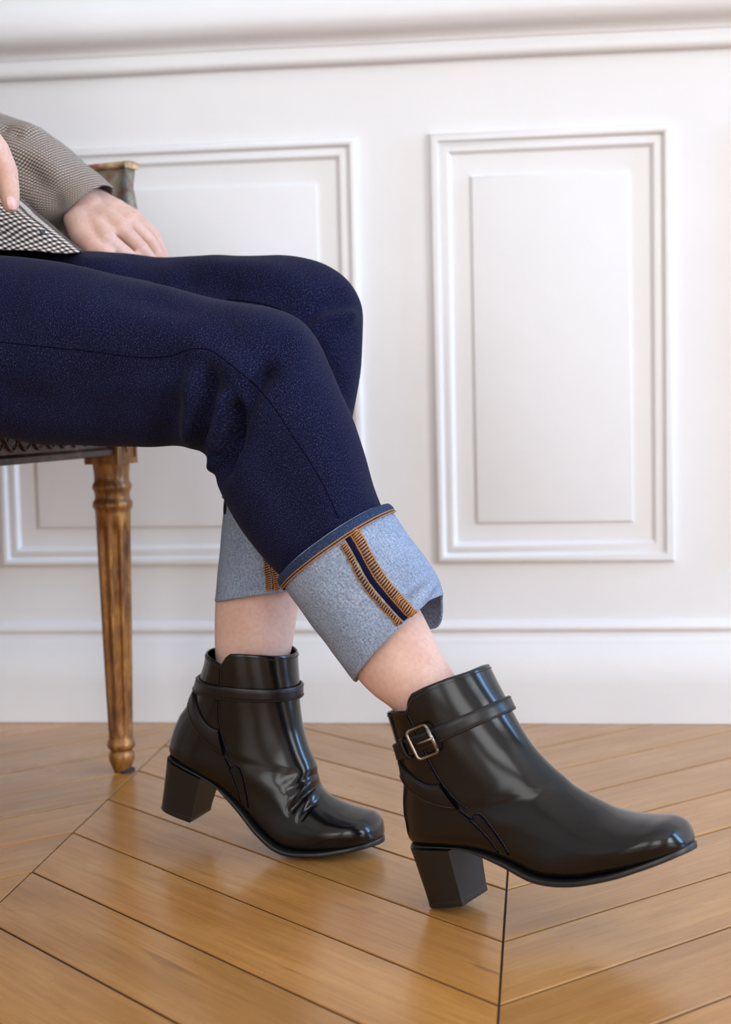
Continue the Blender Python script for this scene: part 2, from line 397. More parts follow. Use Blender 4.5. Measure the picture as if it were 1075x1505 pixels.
mb = MB(); box(mb, ROOM_X0-0.1, ROOM_X1+0.1, ROOM_Y0-0.1, WALL_Y+0.2, ROOM_Z, ROOM_Z+0.1); struct(mb.build('ceiling', CEIL, None, False))
mb = MB(); box(mb, ROOM_X0, ROOM_X1, WALL_Y, WALL_Y+0.15, -0.02, ROOM_Z); wall_back = struct(mb.build('wall_back', WHITE, None, False))
mb = MB(); box(mb, ROOM_X0-0.1, ROOM_X0, ROOM_Y0-0.1, WALL_Y+0.15, -0.02, ROOM_Z); struct(mb.build('wall_left', ROOMW, None, False))
def wall_with_openings(name, axis, pos, t, a0, a1, opens):
    mb = MB()
    def seg(u0, u1, z0, z1):
        if axis == 'x': box(mb, min(pos, pos+t), max(pos, pos+t), u0, u1, z0, z1)
        else: box(mb, u0, u1, min(pos, pos+t), max(pos, pos+t), z0, z1)
    u = a0
    for (o0, o1, z0, z1) in opens: seg(u, o0, -0.02, ROOM_Z); seg(o0, o1, -0.02, z0); seg(o0, o1, z1, ROOM_Z); u = o1
    seg(u, a1, -0.02, ROOM_Z)
    return struct(mb.build(name, ROOMW, None, False))
wall_with_openings('wall_right', 'x', ROOM_X1, 0.1, ROOM_Y0-0.1, WALL_Y+0.15, [(-1.72, -0.18, 0.22, 2.58), (1.13, 1.67, 0.36, 2.54)])
wall_with_openings('wall_front', 'y', ROOM_Y0, -0.1, ROOM_X0, ROOM_X1, [(-1.87, -0.63, WIN_Z0, WIN_Z1), (-0.07, 1.17, WIN_Z0, WIN_Z1)])
def window(name, axis, pos, u0, u1, z0=0.36, z1=2.54):
    mb = MB()
    def seg(a, b, c, d):
        if axis == 'x': box(mb, pos+0.04, pos+0.08, a, b, c, d)
        else: box(mb, a, b, pos-0.08, pos-0.04, c, d)
    seg(u0, u0+0.05, z0, z1); seg(u1-0.05, u1, z0, z1); seg(u0, u1, z0, z0+0.05); seg(u0, u1, z1-0.05, z1); m = (u0+u1)/2; seg(m-0.02, m+0.02, z0, z1)
    for k in (1, 2): z = z0+(z1-z0)*k/3; seg(u0, u1, z-0.015, z+0.015)
    return struct(mb.build(name, GLASSW, None, False))
window('window_1', 'x', ROOM_X1, 1.13, 1.67); window('window_4', 'x', ROOM_X1, -1.72, -0.18, 0.22, 2.58); window('window_2', 'y', ROOM_Y0, -0.07, 1.17, WIN_Z0, WIN_Z1); window('fill_window', 'y', ROOM_Y0, -1.87, -0.63, WIN_Z0, WIN_Z1)  # the rear-left frame is made up to house the added fill light

# wainscot mouldings
def sweep_x(prof, x0, x1, wob=0.0):
    """profile (proud, z) swept along the wall"""
    n = 60; mb = MB(); k = len(prof); v = []
    for i in range(n+1):
        x = x0+(x1-x0)*i/n
        for (h, z) in prof: v.append((x, WALL_Y-h, z+wob*noise.noise(Vector((x*4, z*3, 1)))))
    f = [[i*k+j, i*k+j+1, (i+1)*k+j+1, (i+1)*k+j] for i in range(n) for j in range(k-1)]
    return mb.add(v, f)
def smoothprof(p, n): return [tuple(q) for q in crom(p, n)]
rail = [(0, 0.8395), (0.010, 0.8395), (0.0135, 0.8415), (0.015, 0.846), (0.0145, 0.854), (0.012, 0.8585), (0.012, 0.862)] + \
       smoothprof([(0.012, 0.862), (0.014, 0.867), (0.020, 0.8715), (0.0285, 0.874), (0.036, 0.878), (0.0415, 0.886), (0.043, 0.897), (0.041, 0.908), (0.036, 0.918), (0.030, 0.928), (0.026, 0.945), (0.0235, 0.965), (0.021, 0.985)], 40) + [(0.015, 0.995), (0, 0.998)]
struct(sweep_x(rail, ROOM_X0, ROOM_X1, 0.0012).build('trim_1', WHITE))
bb = [(0, 0.1325)] + smoothprof([(0.003, 0.132), (0.0065, 0.129), (0.0085, 0.1245), (0.0075, 0.1205), (0.0034, 0.118), (0.0034, 0.1155), (0.0075, 0.111), (0.0095, 0.106), (0.0098, 0.1035)], 26) + [(0.0105, 0.1028), (0.0105, 0.05), (0.0105, 0.0005)]
struct(sweep_x(bb, ROOM_X0, ROOM_X1, 0.0006).build('baseboard_back', WHITE))
mprof = [(0.0, -0.001), (0.0, 0.0035)] + smoothprof([(0.0006, 0.0034), (0.003, 0.0085), (0.0065, 0.0098), (0.0095, 0.0095), (0.0115, 0.0075), (0.0125, 0.0034), (0.0145, 0.0035), (0.017, 0.0048), (0.0205, 0.0056), (0.0235, 0.0052), (0.0255, 0.0025), (0.0275, 0.0006)], 34) + [(0.0285, -0.001)]
def frame_ring(x0, x1, z0, z1, prof):
    mb = MB(); k = len(prof); v = []
    for (t, h) in prof:
        for (x, z) in ((x0+t, z0+t), (x1-t, z0+t), (x1-t, z1-t), (x0+t, z1-t)): v.append((x, WALL_Y-h, z))
    f = []
    for i in range(k-1):
        for j in range(4): f.append([i*4+j, i*4+(j+1) % 4, (i+1)*4+(j+1) % 4, (i+1)*4+j])
    return mb, v, f
fprof = smoothprof([(0, -0.0005), (0.0006, 0.0022), (0.0024, 0.0042), (0.0055, 0.0050)], 10)
PZ0, PZ1 = 0.2067, 0.7507
for (x0, x1) in ((-2.30, -1.70), (-1.61, -1.10), (-1.01, -0.802), (-0.7125, -0.2243), (-0.1345, 0.1673), (0.257, 0.745), (0.835, 1.137), (1.227, 1.71), (1.80, 2.10), (2.19, 2.68)):
    mb, v, f = frame_ring(x0, x1, PZ0, PZ1, mprof); mb.add(v, f); o = mb.build('panel_molding', WHITE, wall_back, True)
    es = o.modifiers.new('split', 'EDGE_SPLIT'); es.split_angle = rad(50)
    ins = 0.0515; mb, v, f = frame_ring(x0+ins, x1-ins, PZ0+ins-0.001, PZ1-ins-0.003, fprof); k = len(v); f.append([k-4, k-3, k-2, k-1]); mb.add(v, f)
    o = mb.build('raised_panel', WHITE, wall_back, True); es = o.modifiers.new('split', 'EDGE_SPLIT'); es.split_angle = rad(30)

# ------------------------------------------------------------------ armchair
CY = rad(-17.5)
CF = Vector((math.cos(CY), math.sin(CY), 0)); CS = Vector((-math.sin(CY), math.cos(CY), 0))   # front of the chair, its far side
LEG0 = Vector((-0.483, 1.680, 0))
chair = empty('armchair', LEG0 - CF*0.22 - CS*0.24)
tag(chair, 'gilded wooden armchair with fluted legs, carved seat rail and floral tapestry upholstery', 'armchair')
def leg_mesh():
    prof = [(0.0085, 0.0), (0.0098, 0.003), (0.0118, 0.008), (0.0142, 0.0135), (0.0149, 0.0185), (0.0143, 0.0225), (0.0122, 0.0252), (0.0128, 0.0262), (0.0153, 0.0285), (0.0163, 0.032), (0.0155, 0.036), (0.0138, 0.0385), (0.0137, 0.042)]
    prof += [(0.0137+(0.0198-0.0137)*((z-0.042)/0.25)**0.8, z) for z in np.linspace(0.046, 0.292, 40)]
    prof += [(0.0199, 0.299), (0.0205, 0.3025), (0.0222, 0.305), (0.0227, 0.3085), (0.0221, 0.312), (0.0202, 0.3142), (0.0196, 0.317), (0.0197, 0.321), (0.0205, 0.3238), (0.0221, 0.3265), (0.0223, 0.3295), (0.0212, 0.3328), (0.0198, 0.335), (0.0197, 0.341), (0.0205, 0.349), (0.0212, 0.3555)]
    n = 96; v = []
    for r, z in prof:
        fl = 0.0
        if 0.05 < z < 0.288: fl = min(1, (z-0.05)/0.006, (0.288-z)/0.010)**0.5
        for j in range(n):
            t = 2*math.pi*j/n; w = abs(math.cos(t*4+0.45)); d = max(0.0, (w-0.44)/0.56)
            rr = r - fl*r*0.27*math.sqrt(max(0, 1-(1-d)**2))
            v.append((rr*math.cos(t), rr*math.sin(t), z))
    f = grid_faces(len(prof), n); f.append(list(range(n))[::-1])
    mb = MB(); mb.add(v, f)
    return mb
def chair_block(mb, h0, h1, s):
    for (z0, z1, w) in ((h0, h0+0.004, s), (h0+0.004, h1, s)):
        pass
    a = s; b = s-0.0012
    rings = [(b, h0), (a, h0+0.0012), (a, h1-0.0012), (b, h1)]
    v = [(sx*w, sy*w, z) for w, z in rings for sx, sy in ((-1, -1), (1, -1), (1, 1), (-1, 1))]
    f = grid_faces(4, 4); f.append([3, 2, 1, 0]); f.append([12, 13, 14, 15]); mb.add(v, f)
    # sunk panel with a lozenge on each outer face: frame bars and lozenge proud of the block
    for q in range(4):
        R = Matrix.Rotation(q*math.pi/2, 3, 'Z')
        def bar(x0, x1, z0, z1):
            m2 = MB(); box(m2, x0, x1, a-0.001, a+0.0016, z0, z1); mb.add([R @ p for p in m2.v], m2.f)
        zc = (h0+h1)/2
        bar(-a, a, h0, h0+0.007); bar(-a, a, h1-0.005, h1); bar(-a, -a+0.004, h0+0.007, h1-0.005); bar(a-0.004, a, h0+0.007, h1-0.005)
        L = [(-0.012, zc+0.001), (0, h0+0.009), (0.012, zc+0.001), (0, h1-0.007)]
        v = [R @ Vector((x, a-0.001, z)) for x, z in L] + [R @ Vector((x*0.7, a+0.0025, zc+(z-zc)*0.7)) for x, z in L]
        mb.add(v, [[0, 1, 5, 4], [1, 2, 6, 5], [2, 3, 7, 6], [3, 0, 4, 7], [4, 5, 6, 7]])
BZ0, BZ1 = 0.355, 0.412
legpos = [LEG0, LEG0-CS*0.48, LEG0-CF*0.40-CS*0.03, LEG0-CF*0.40-CS*0.45]
lm = leg_mesh(); ref = None
for k, p in enumerate(legpos):
    if ref is None:
        o = lm.build('leg', GILT, chair, True, True); ref = o
    else:
        o = bpy.data.objects.new('leg', ref.data); C.objects.link(o); o.parent = chair
    o.matrix_parent_inverse = Matrix.Identity(4); o.location = p - chair.location; o.rotation_euler.z = CY
    mb = MB(); chair_block(mb, BZ0-0.0005, BZ1, 0.0205); b = mb.build('leg_block', GILT, o, False, True)
    mb = MB(); lathe(mb, [(0.0095, 0.0), (0.0108, 0.001), (0.0108, 0.003), (0.009, 0.004)], 20, (0.004, 0.002, -0.0002)); g = mb.build('felt_glide', m_plain('dark felt', (0.02, 0.02, 0.035), 0.9) if k == 0 else bpy.data.materials['dark felt'], o, True, True)
# front rail bowed outwards, with a guilloche carved on its face
def rail_pts(a, b, bow, n=40, cut=0.018):
    d = (b-a); L = d.length; t = d/L; nrm = Vector((-t.y, t.x, 0))
    return [a + t*(cut+(L-2*cut)*i/n) + nrm*bow*(1-(2*i/n-1)**2) for i in range(n+1)]
def rail_obj(name, pts, sign, carve):
    n = len(pts); mb = MB(); v = []
    prof = [(-0.018, 0.366), (0.0155, 0.3645), (0.0175, 0.3655), (0.0175, 0.3712), (0.0155, 0.3725), (0.0128, 0.3738), (0.0122, 0.3745), (0.0122, 0.401), (0.0135, 0.4025), (0.016, 0.4035), (0.016, 0.408), (0.013, 0.410), (-0.018, 0.410)]
    fr = []
    for i, p in enumerate(pts):
        t = (pts[min(i+1, n-1)]-pts[max(i-1, 0)]).normalized(); nr = Vector((t.y, -t.x, 0))*sign; fr.append((p, t, nr))
        for (h, z) in prof: q = p + nr*h; v.append((q.x, q.y, z))
    k = len(prof); f = [[i*k+j, i*k+(j+1) % k, (i+1)*k+(j+1) % k, (i+1)*k+j] for i in range(n-1) for j in range(k)]
    f.append(list(range(k))); f.append([(n-1)*k+j for j in range(k)][::-1])
    mb.add(v, f); o = mb.build(name, CARVED, chair, False)
    if carve:
        L = sum((pts[i+1]-pts[i]).length for i in range(n-1)); mb = MB(); wl = 0.046
        def pt(s, z, h):
            s = min(max(s, 0), L-1e-5); acc = 0
            for i in range(n-1):
                l = (pts[i+1]-pts[i]).length
                if acc+l >= s: q = pts[i].lerp(pts[i+1], (s-acc)/l) + fr[i][2]*h; return (q.x, q.y, z)
                acc += l
        for ph in (0, math.pi):
            for (dr, hh) in ((0.0, 0.0135), (0.0035, 0.0128)):
                seq = [pt(s, 0.3875+(0.0095-dr)*math.sin(2*math.pi*s/wl+ph), hh+0.001*math.cos(2*math.pi*s/wl+ph)) for s in np.linspace(0.004, L-0.004, 260)]
                tube(mb, seq, 0.0014 if dr == 0 else 0.0009, 6)
        for c in np.arange(wl/4+0.004, L-0.005, wl/2):
            v = []; m2 = MB(); lathe(m2, [(0.0034, 0), (0.0042, 0.0015), (0.0028, 0.0024), (0.0026, 0.0018), (0.001, 0.0030)], 12)
            acc = 0; i = min(int(c/L*(n-1)), n-2); nr, t = fr[i][2], fr[i][1]; p0 = Vector(pt(c, 0.3875, 0.0122))
            mb.add([p0 + t*q.x + Vector((0, 0, 1))*q.y + nr*q.z for q in m2.v], m2.f)
        tag(mb.build('carved_guilloche', CARVED, o, True), kind='stuff')
    return o
rail_obj('front_rail', rail_pts(legpos[0], legpos[1], 0.012), -1, True)
rail_obj('side_rail', rail_pts(legpos[0], legpos[2], -0.014), 1, True)
rail_obj('side_rail', rail_pts(legpos[1], legpos[3], 0.014), -1, True)
rail_obj('back_rail', rail_pts(legpos[2], legpos[3], -0.01), 1, False)
# seat cushion
mb = MB(); nu = 72; rows = []
ctr = (legpos[0]+legpos[1]+legpos[2]+legpos[3])/4
for (sc, z) in ((0.90, 0.405), (0.97, 0.409), (0.985, 0.416), (0.955, 0.423), (0.86, 0.430), (0.66, 0.434), (0.4, 0.436), (0.12, 0.4365)):
    ring = []
    for j in range(nu):
        t = 2*math.pi*j/nu; e = 0.42
        q = ctr + CF*(0.206*sc*sgnpow(math.cos(t), e)) + CS*((0.242-0.015*math.cos(t+math.pi))*sc*sgnpow(math.sin(t), e)); ring.append((q.x, q.y, z))
    rows.append(ring)
P = np.array(rows); add_grid(mb, P, True, True); mb.build('seat_cushion', TAPES, chair, True)
# upholstered arms and back in one tub-shaped shell, gilt rail along its top
ARM_END = Vector((-0.4555, 1.702, 0))
far = [ARM_END, ARM_END-CF*0.10+CS*0.006, ARM_END-CF*0.22+CS*0.010, ARM_END-CF*0.33+CS*0.002]
mid = LEG0-CF*0.485-CS*0.24
def mirror(p): d = (p-mid).dot(CS); return p - CS*(2*d)
path = far + [ARM_END-CF*0.415-CS*0.045, mid+CS*0.12+CF*0.012, mid] 
path = path + [mirror(p) for p in path[-2::-1]]
path = [Vector(p) for p in crom([tuple(p) for p in path], 110)]
hts = [0.692+0.17*(0.5-0.5*math.cos(math.pi*min(1, max(0, (min(i, 109-i)/109-0.16)/0.24)))) for i in range(110)]
mb = MB(); top = MB(); v = []; tv = []; NZ = 16
fr = []
for i, p in enumerate(path):
    t = (path[min(i+1, 109)]-path[max(i-1, 0)]).normalized(); nr = Vector((t.y, -t.x, 0))   # t runs backwards on the far arm; nr points outwards there
    if (p-ctr).dot(nr) < 0: nr = -nr
    fr.append((p, t, nr))
TH = 0.010
ringn = 2*NZ
for i, (p, t, nr) in enumerate(fr):
    z1 = hts[i]-0.006; z0 = 0.400
    e = min(i, 109-i); fwd = -t if i < 55 else t
    for k in range(NZ):
        z = z0+(z1-z0)*k/(NZ-1); s = (z1-z)
        sweep = 0.0
        if e < 14: w = (1-e/14)**1.5; sweep = w*(-0.0035*math.sin(min(1, s/0.045)*math.pi) + 0.045*max(0, s-0.035)/0.25)
        bul = 0.006*math.sin(math.pi*k/(NZ-1))
        q = p + fwd*sweep - nr*(TH+bul); v.append((q.x, q.y, z))
    for k in range(NZ-1, -1, -1):
        z = z0+(z1-z0)*k/(NZ-1); s = (z1-z); sweep = 0.0
        if e < 14: w = (1-e/14)**1.5; sweep = w*(-0.0035*math.sin(min(1, s/0.045)*math.pi) + 0.045*max(0, s-0.035)/0.25)
        q = p + fwd*sweep + nr*TH; v.append((q.x, q.y, z))
    for (h, dz) in ((-0.0125, -0.0065), (-0.0140, -0.003), (-0.0125, 0.0005), (-0.006, 0.0020), (0.006, 0.0020), (0.0125, 0.0005), (0.0140, -0.003), (0.0125, -0.0065)):
        q = p + nr*h + (fwd*0.0025 if e == 0 else Vector()); tv.append((q.x, q.y, hts[i]+dz))
f = grid_faces(110, ringn); f.append(list(range(ringn))); f.append([109*ringn+j for j in range(ringn)][::-1]); mb.add(v, f)
mb.build('tub_back', TAPES, chair, True)
f = grid_faces(110, 8); f.append(list(range(8))); f.append([109*8+j for j in range(8)][::-1]); top.add(tv, f)
TOPR = m_plain('pale gilt', (0.50, 0.33, 0.17), 0.5)
def m_toprail():
    m = Mat('worn pale gilt'); v = m.coord('Object'); n = m.noise(v, 60, 3, 0.6)
    m.color(m.ramp(n, [(0.38, (0.28, 0.07, 0.035)), (0.46, (0.42, 0.25, 0.12)), (0.65, (0.62, 0.45, 0.27))])); m.set(Roughness=0.5); return m.m
top.build('top_rail', m_toprail(), chair, True)

# ------------------------------------------------------------------ the seated person
person = empty('person', (-0.70, 1.49, 0.40))
tag(person, 'seated person in checked jacket, cuffed dark jeans and black heeled ankle boots, legs extended', 'person')

# ---- jeans
near_rows = [  # front px,py  back px,py  depth, half width
    (-420, 300, -400, 640, 1.43, 0.098), (-250, 335, -250, 628, 1.41, 0.092), (-120, 358, -130, 630, 1.385, 0.088), (0, 374, -20, 640, 1.365, 0.085), (90, 387, 70, 652, 1.35, 0.081), (180, 406, 150, 656, 1.34, 0.078),
    (270, 425, 215, 656, 1.33, 0.075), (340, 440, 260, 655, 1.322, 0.073), (400, 454, 290, 661, 1.315, 0.071), (440, 471, 310, 676, 1.31, 0.069), (464, 498, 322, 694, 1.306, 0.067), (484, 540, 327, 715, 1.302, 0.064),
    (506, 590, 340, 745, 1.298, 0.061), (525, 638, 362, 782, 1.295, 0.058), (543, 690, 391, 820, 1.292, 0.056), (562, 742, 421, 855, 1.290, 0.0545), (580, 790, 447, 893, 1.288, 0.052)]
far_rows = [
    (-420, 320, -400, 600, 1.58, 0.095), (-250, 345, -250, 602, 1.575, 0.088), (-120, 358, -120, 606, 1.56, 0.084), (20, 368, 10, 606, 1.545, 0.081), (130, 370, 110, 604, 1.53, 0.079), (240, 377, 200, 602, 1.517, 0.076),
    (340, 377, 265, 600, 1.505, 0.074), (415, 376, 300, 606, 1.495, 0.072), (465, 383, 322, 618, 1.488, 0.069), (503, 404, 334, 634, 1.481, 0.067), (526, 434, 340, 652, 1.475, 0.064), (534, 475, 342, 668, 1.469, 0.061),
    (530, 545, 341, 686, 1.463, 0.059), (518, 615, 338, 704, 1.457, 0.057), (500, 680, 334, 722, 1.450, 0.055), (484, 735, 331, 745, 1.443, 0.053), (472, 780, 329, 790, 1.437, 0.051)]
NEAR_FOLDS = [  # polyline px, depth of cloth there, width m, amplitude m
    ([(312, 560), (304, 600), (285, 650), (276, 668)], 0.0075, -0.0085), ([(330, 590), (322, 625), (306, 660), (300, 690)], 0.006, 0.006),
    ([(345, 600), (338, 640), (322, 690)], 0.0075, -0.012), ([(395, 545), (372, 575), (352, 620), (335, 655)], 0.0085, -0.010), ([(415, 520), (385, 560)], 0.012, -0.004),
    ([(360, 590), (346, 640), (334, 665)], 0.005, 0.0065), ([(285, 560), (272, 610), (268, 640)], 0.010, 0.006), ([(255, 600), (240, 640), (225, 655)], 0.012, -0.006),
    ([(290, 515), (330, 530), (375, 560)], 0.012, 0.004), ([(300, 470), (350, 480), (420, 500)], 0.020, 0.003), ([(100, 560), (200, 540), (290, 530)], 0.018, -0.004),
    ([(0, 590), (120, 610), (220, 600)], 0.022, -0.005), ([(60, 460), (180, 470), (260, 490)], 0.022, 0.003), ([(430, 560), (470, 640), (500, 720)], 0.02, 0.0025), ([(370, 650), (420, 730), (460, 790)], 0.018, -0.0025),
    ([(297, 655), (304, 672)], 0.005, -0.010), ([(150, 430), (260, 455), (330, 470)], 0.014, -0.0025)]
FAR_FOLDS = [([(440, 478), (470, 455), (500, 440)], 0.010, -0.004), ([(455, 490), (480, 470), (510, 465)], 0.008, 0.004), ([(180, 395), (260, 410), (330, 425)], 0.016, -0.004), ([(300, 390), (380, 400), (440, 420)], 0.014, 0.003),
             ([(470, 520), (495, 560), (515, 600)], 0.01, -0.004), ([(90, 385), (150, 388), (240, 400)], 0.012, 0.003)]
def seg_dist(px, pz, pl):
    best = np.full(px.shape, 9.0)
    for (ax, az), (bx, bz) in zip(pl, pl[1:]):
        dx, dz = bx-ax, bz-az; t = np.clip(((px-ax)*dx+(pz-az)*dz)/(dx*dx+dz*dz), 0, 1)
        best = np.minimum(best, np.hypot(px-ax-t*dx, pz-az-t*dz))
    return best
def fold(P, folds, Y, amp_noise=0.0015, sc=18, gain=1.0):
    N = grid_normals(P); facing = np.clip((-N[:, :, 1]+0.05)/0.6, 0, 1)
    D = np.zeros(P.shape[:2])
    for (pl, w, a) in folds:
        q = [at(x, y, Y) for x, y in pl]; d = seg_dist(P[:, :, 0], P[:, :, 2], [(p.x, p.z) for p in q]); D += gain*a*np.exp(-(d/w)**2)*facing
    ns, nu = P.shape[:2]
    for i in range(ns):
        for j in range(nu):
            p = P[i, j]; D[i, j] += amp_noise*(noise.noise(Vector((p[0]*sc, p[1]*sc, p[2]*sc))) + 0.5*noise.noise(Vector((p[0]*sc*2.3, p[1]*sc*2.3, p[2]*sc*2.3))))
    return P + N*D[:, :, None]
near_leg = fold(ribloft(near_rows, 220, 128, 0.92), NEAR_FOLDS, 1.25, 0.0026, 12, 1.7)
far_leg = fold(ribloft(far_rows, 150, 96, 0.92), FAR_FOLDS, 1.43, 0.0026, 12, 2.0)
mb = MB(); add_grid(mb, near_leg, True, True); add_grid(mb, far_leg, True, True)
# hips of the trousers
hip = []
for (x, z0, z1, hw) in ((-0.60, 0.47, 0.56, 0.10), (-0.66, 0.436, 0.60, 0.150), (-0.74, 0.433, 0.635, 0.172), (-0.82, 0.433, 0.655, 0.175), (-0.89, 0.45, 0.66, 0.155), (-0.935, 0.50, 0.64, 0.11)):
    hip.append([(x, 1.49+hw*sgnpow(math.sin(t), .85), (z0+z1)/2+(z1-z0)/2*sgnpow(math.cos(t), .85)) for t in np.linspace(0, 2*math.pi, 60, endpoint=False)])
add_grid(mb, np.array(hip), True, True)
jeans = mb.build('jeans', DENIM, person, True)
jeans['label'] = 'dark indigo denim jeans with turned-up cuffs'
def grid_bvh(P):
    ns, nu = P.shape[:2]; return BVHTree.FromPolygons([tuple(p) for p in P.reshape(-1, 3)], grid_faces(ns, nu))
near_bvh, far_bvh = grid_bvh(near_leg), grid_bvh(far_leg)
def onto(bvh, px, py, lift=0.0):
    d = (FWD + RIGHT*((px-IMG_W/2)/FPX) - UPV*((py-IMG_H/2)/FPX)).normalized()
    h = bvh.ray_cast(EYE, d)
    if h[0] is None: return None
    n = h[1] if h[1].dot(d) < 0 else -h[1]
    return h[0] + n*lift, n
def trace(bvh, pl, n, lift=0.0):
    out = [onto(bvh, x, y, lift) for x, y in crom(pl, n)]
    return [o for o in out if o is not None]
SIDE_SEAM = [(2, 503), (60, 509), (130, 516), (200, 525), (245, 524), (283, 513), (312, 516), (345, 541), (372, 563), (388, 580), (408, 606), (432, 643), (458, 682), (480, 722), (498, 762)]
mb = MB(); h = trace(near_bvh, SIDE_SEAM, 160, 0.0001); tube(mb, [p for p, n in h], 0.00042, 6)
mb.build('side_seam', SEAMT, jeans, True)
mb = MB(); h = trace(far_bvh, [(335, 440), (365, 443), (395, 449), (428, 462)], 40, 0.0001)
if len(h) > 3: tube(mb, [p for p, n in h], 0.0006, 6); mb.build('side_seam', SEAMT, jeans, True)

# ---- turned-up cuffs
def strip(bvh, centre, wpx, n, lift):
    """flat ribbon lying on a surface along a traced line"""
    c = crom(centre, n); v = []
    for i in range(n):
        a, b = c[max(i-1, 0)], c[min(i+1, n-1)]; d = (b-a)/np.linalg.norm(b-a); nn = np.array([-d[1], d[0]])
        w = wpx[0]+(wpx[1]-wpx[0])*i/(n-1)
        row = []
        for s in (-0.5, -0.17, 0.17, 0.5):
            h = onto(bvh, *(c[i]+nn*w*s), lift if abs(s) < 0.4 else lift*0.25)
            if h is None: row = None; break
            row.append(h[0])
        if row: v.append(row)
    k = len(v); f = [[i*4+j, i*4+j+1, (i+1)*4+j+1, (i+1)*4+j] for i in range(k-1) for j in range(3)]
    mbx = MB(); mbx.add([p for r in v for p in r], f); return mbx
def overlock(bvh, centre, w, n, lift, r, slant=3.0, jit=0.8):
    """thread bars across a seam allowance, with a chain along both edges"""
    mbx = MB(); c = crom(centre, n); rnd = random.Random(5); ed = ([], [])
    for i in range(n):
        a, b = c[max(i-1, 0)], c[min(i+1, n-1)]; d = (b-a)/np.linalg.norm(b-a); nn = np.array([-d[1], d[0]])
        p = c[i]+nn*(-w/2+rnd.uniform(-jit, jit)); q = c[i]+nn*(w/2+rnd.uniform(-jit, jit))+d*slant
        m = (p+q)/2
        hs = [onto(bvh, *p, lift*0.4), onto(bvh, *m, lift+rnd.uniform(0, lift*0.5)), onto(bvh, *q, lift*0.4)]
        if any(h is None for h in hs): continue
        tube(mbx, [h[0] for h in hs], r, 5); ed[0].append(hs[0][0]); ed[1].append(hs[2][0])
    for e in ed:
        if len(e) > 2: tube(mbx, e, r*0.9, 5)
    return mbx
def cuff_tube(rows, ns, nu, thick, end_fn=None, e=0.92, folds=(), Y=1.24):
    P = ribloft(rows, ns, nu, e)
    ax0 = P[8].mean(0)-P[0].mean(0); ax0 /= np.linalg.norm(ax0)
    for i in range(ns):   # the top of the turn-up rides higher on the camera side
        for j in range(nu): P[i, j] -= ax0*0.0085*max(0, math.sin(2*math.pi*j/nu))*max(0, 1-i/(ns*0.6))
    if end_fn is not None:
        for i in range(ns):
            w = max(0, (i/(ns-1)-0.45)/0.55)**2
            ax = P[-1].mean(0)-P[-8].mean(0); ax /= np.linalg.norm(ax)
            for j in range(nu): P[i, j] += ax*end_fn(2*math.pi*j/nu)*w
    P = fold(P, folds, Y, 0.0012, 22)
    N = grid_normals(P); inner = P - N*thick
    ax = P[-1].mean(0)-P[-4].mean(0); ax /= np.linalg.norm(ax)
    lip = [P[-1]*0.7+inner[-1]*0.3+ax*thick*0.42, P[-1]*0.3+inner[-1]*0.7+ax*thick*0.42]
    up0 = P[0]*0.5+inner[0]*0.5-ax*thick*0.3
    A = np.concatenate([up0[None], P, np.array(lip), inner[::-1]], 0)
    return P, A
near_cuff_rows = [(568, 742, 416, 852, 1.290, 0.0585), (583, 762, 428, 872, 1.289, 0.0585), (600, 788, 446, 897, 1.288, 0.058), (619, 812, 466, 925, 1.287, 0.0575), (634, 831, 487, 953, 1.286, 0.057), (645, 852, 506, 979, 1.280, 0.056), (651, 873, 523, 1001, 1.278, 0.055)]
def near_end(t):   # the far front corner of the turn-up sags; the camera-side edge is slightly drawn up
    return -0.010*max(0, math.sin(t))**1.0 + 0.020*math.exp(-((t-2*math.pi+1.0)/0.45)**2)
CUFF_FOLDS = [([(575, 800), (610, 835), (640, 850)], 0.010, 0.003), ([(598, 868), (625, 845), (648, 845)], 0.006, -0.004), ([(605, 890), (630, 868), (650, 862)], 0.007, 0.003), ([(640, 872), (632, 890)], 0.004, -0.004), ([(560, 790), (600, 810)], 0.009, -0.0025), ([(480, 870), (520, 930)], 0.016, 0.0015)]
Pn, A = cuff_tube(near_cuff_rows, 90, 128, 0.0026, near_end, 0.9, CUFF_FOLDS)
mb = MB(); add_grid(mb, A); cuffn = mb.build('cuff', DENIMR, jeans, True); cuffn['label'] = 'pale blue turned-up denim cuff with orange stitching'
def far_end(t): return 0.004*math.cos(t+math.pi) - 0.006*max(0, math.sin(t))
far_cuff_rows = [(490, 716, 334, 718, 1.447, 0.057), (484, 750, 331, 752, 1.443, 0.056), (474, 800, 327, 802, 1.438, 0.055), (466, 840, 322, 842, 1.433, 0.054), (458, 868, 319, 876, 1.430, 0.054)]
Pf, A = cuff_tube(far_cuff_rows, 60, 96, 0.0026, far_end, 0.9, (), 1.37)
mb = MB(); add_grid(mb, A); cufff = mb.build('cuff', DENIMR, jeans, True); cufff['label'] = 'pale blue turned-up denim cuff with orange stitching'
def ring_band(P, s0, s1, lift, ends=0.0003):
    """band standing proud of a tube between two of its rings"""
    N = grid_normals(P); ns = P.shape[0]
    def ring(s, l):
        i = min(int(s), ns-2); u = s-i; return P[i]*(1-u)+P[i+1]*u + (N[i]*(1-u)+N[i+1]*u)*l
    ks = np.linspace(s0, s1, 6); prof = [ring(s0, -0.001)] + [ring(s, lift*(0.45+0.55*math.sin(math.pi*(k+0.5)/6))) for k, s in enumerate(ks)] + [ring(s1, -0.001)]
    return np.array(prof)
def ring_line(P, s, lift):
    N = grid_normals(P); i = min(int(s), P.shape[0]-2); u = s-i
    q = P[i]*(1-u)+P[i+1]*u + (N[i]*(1-u)+N[i+1]*u)*lift
    return [Vector(p) for p in q]
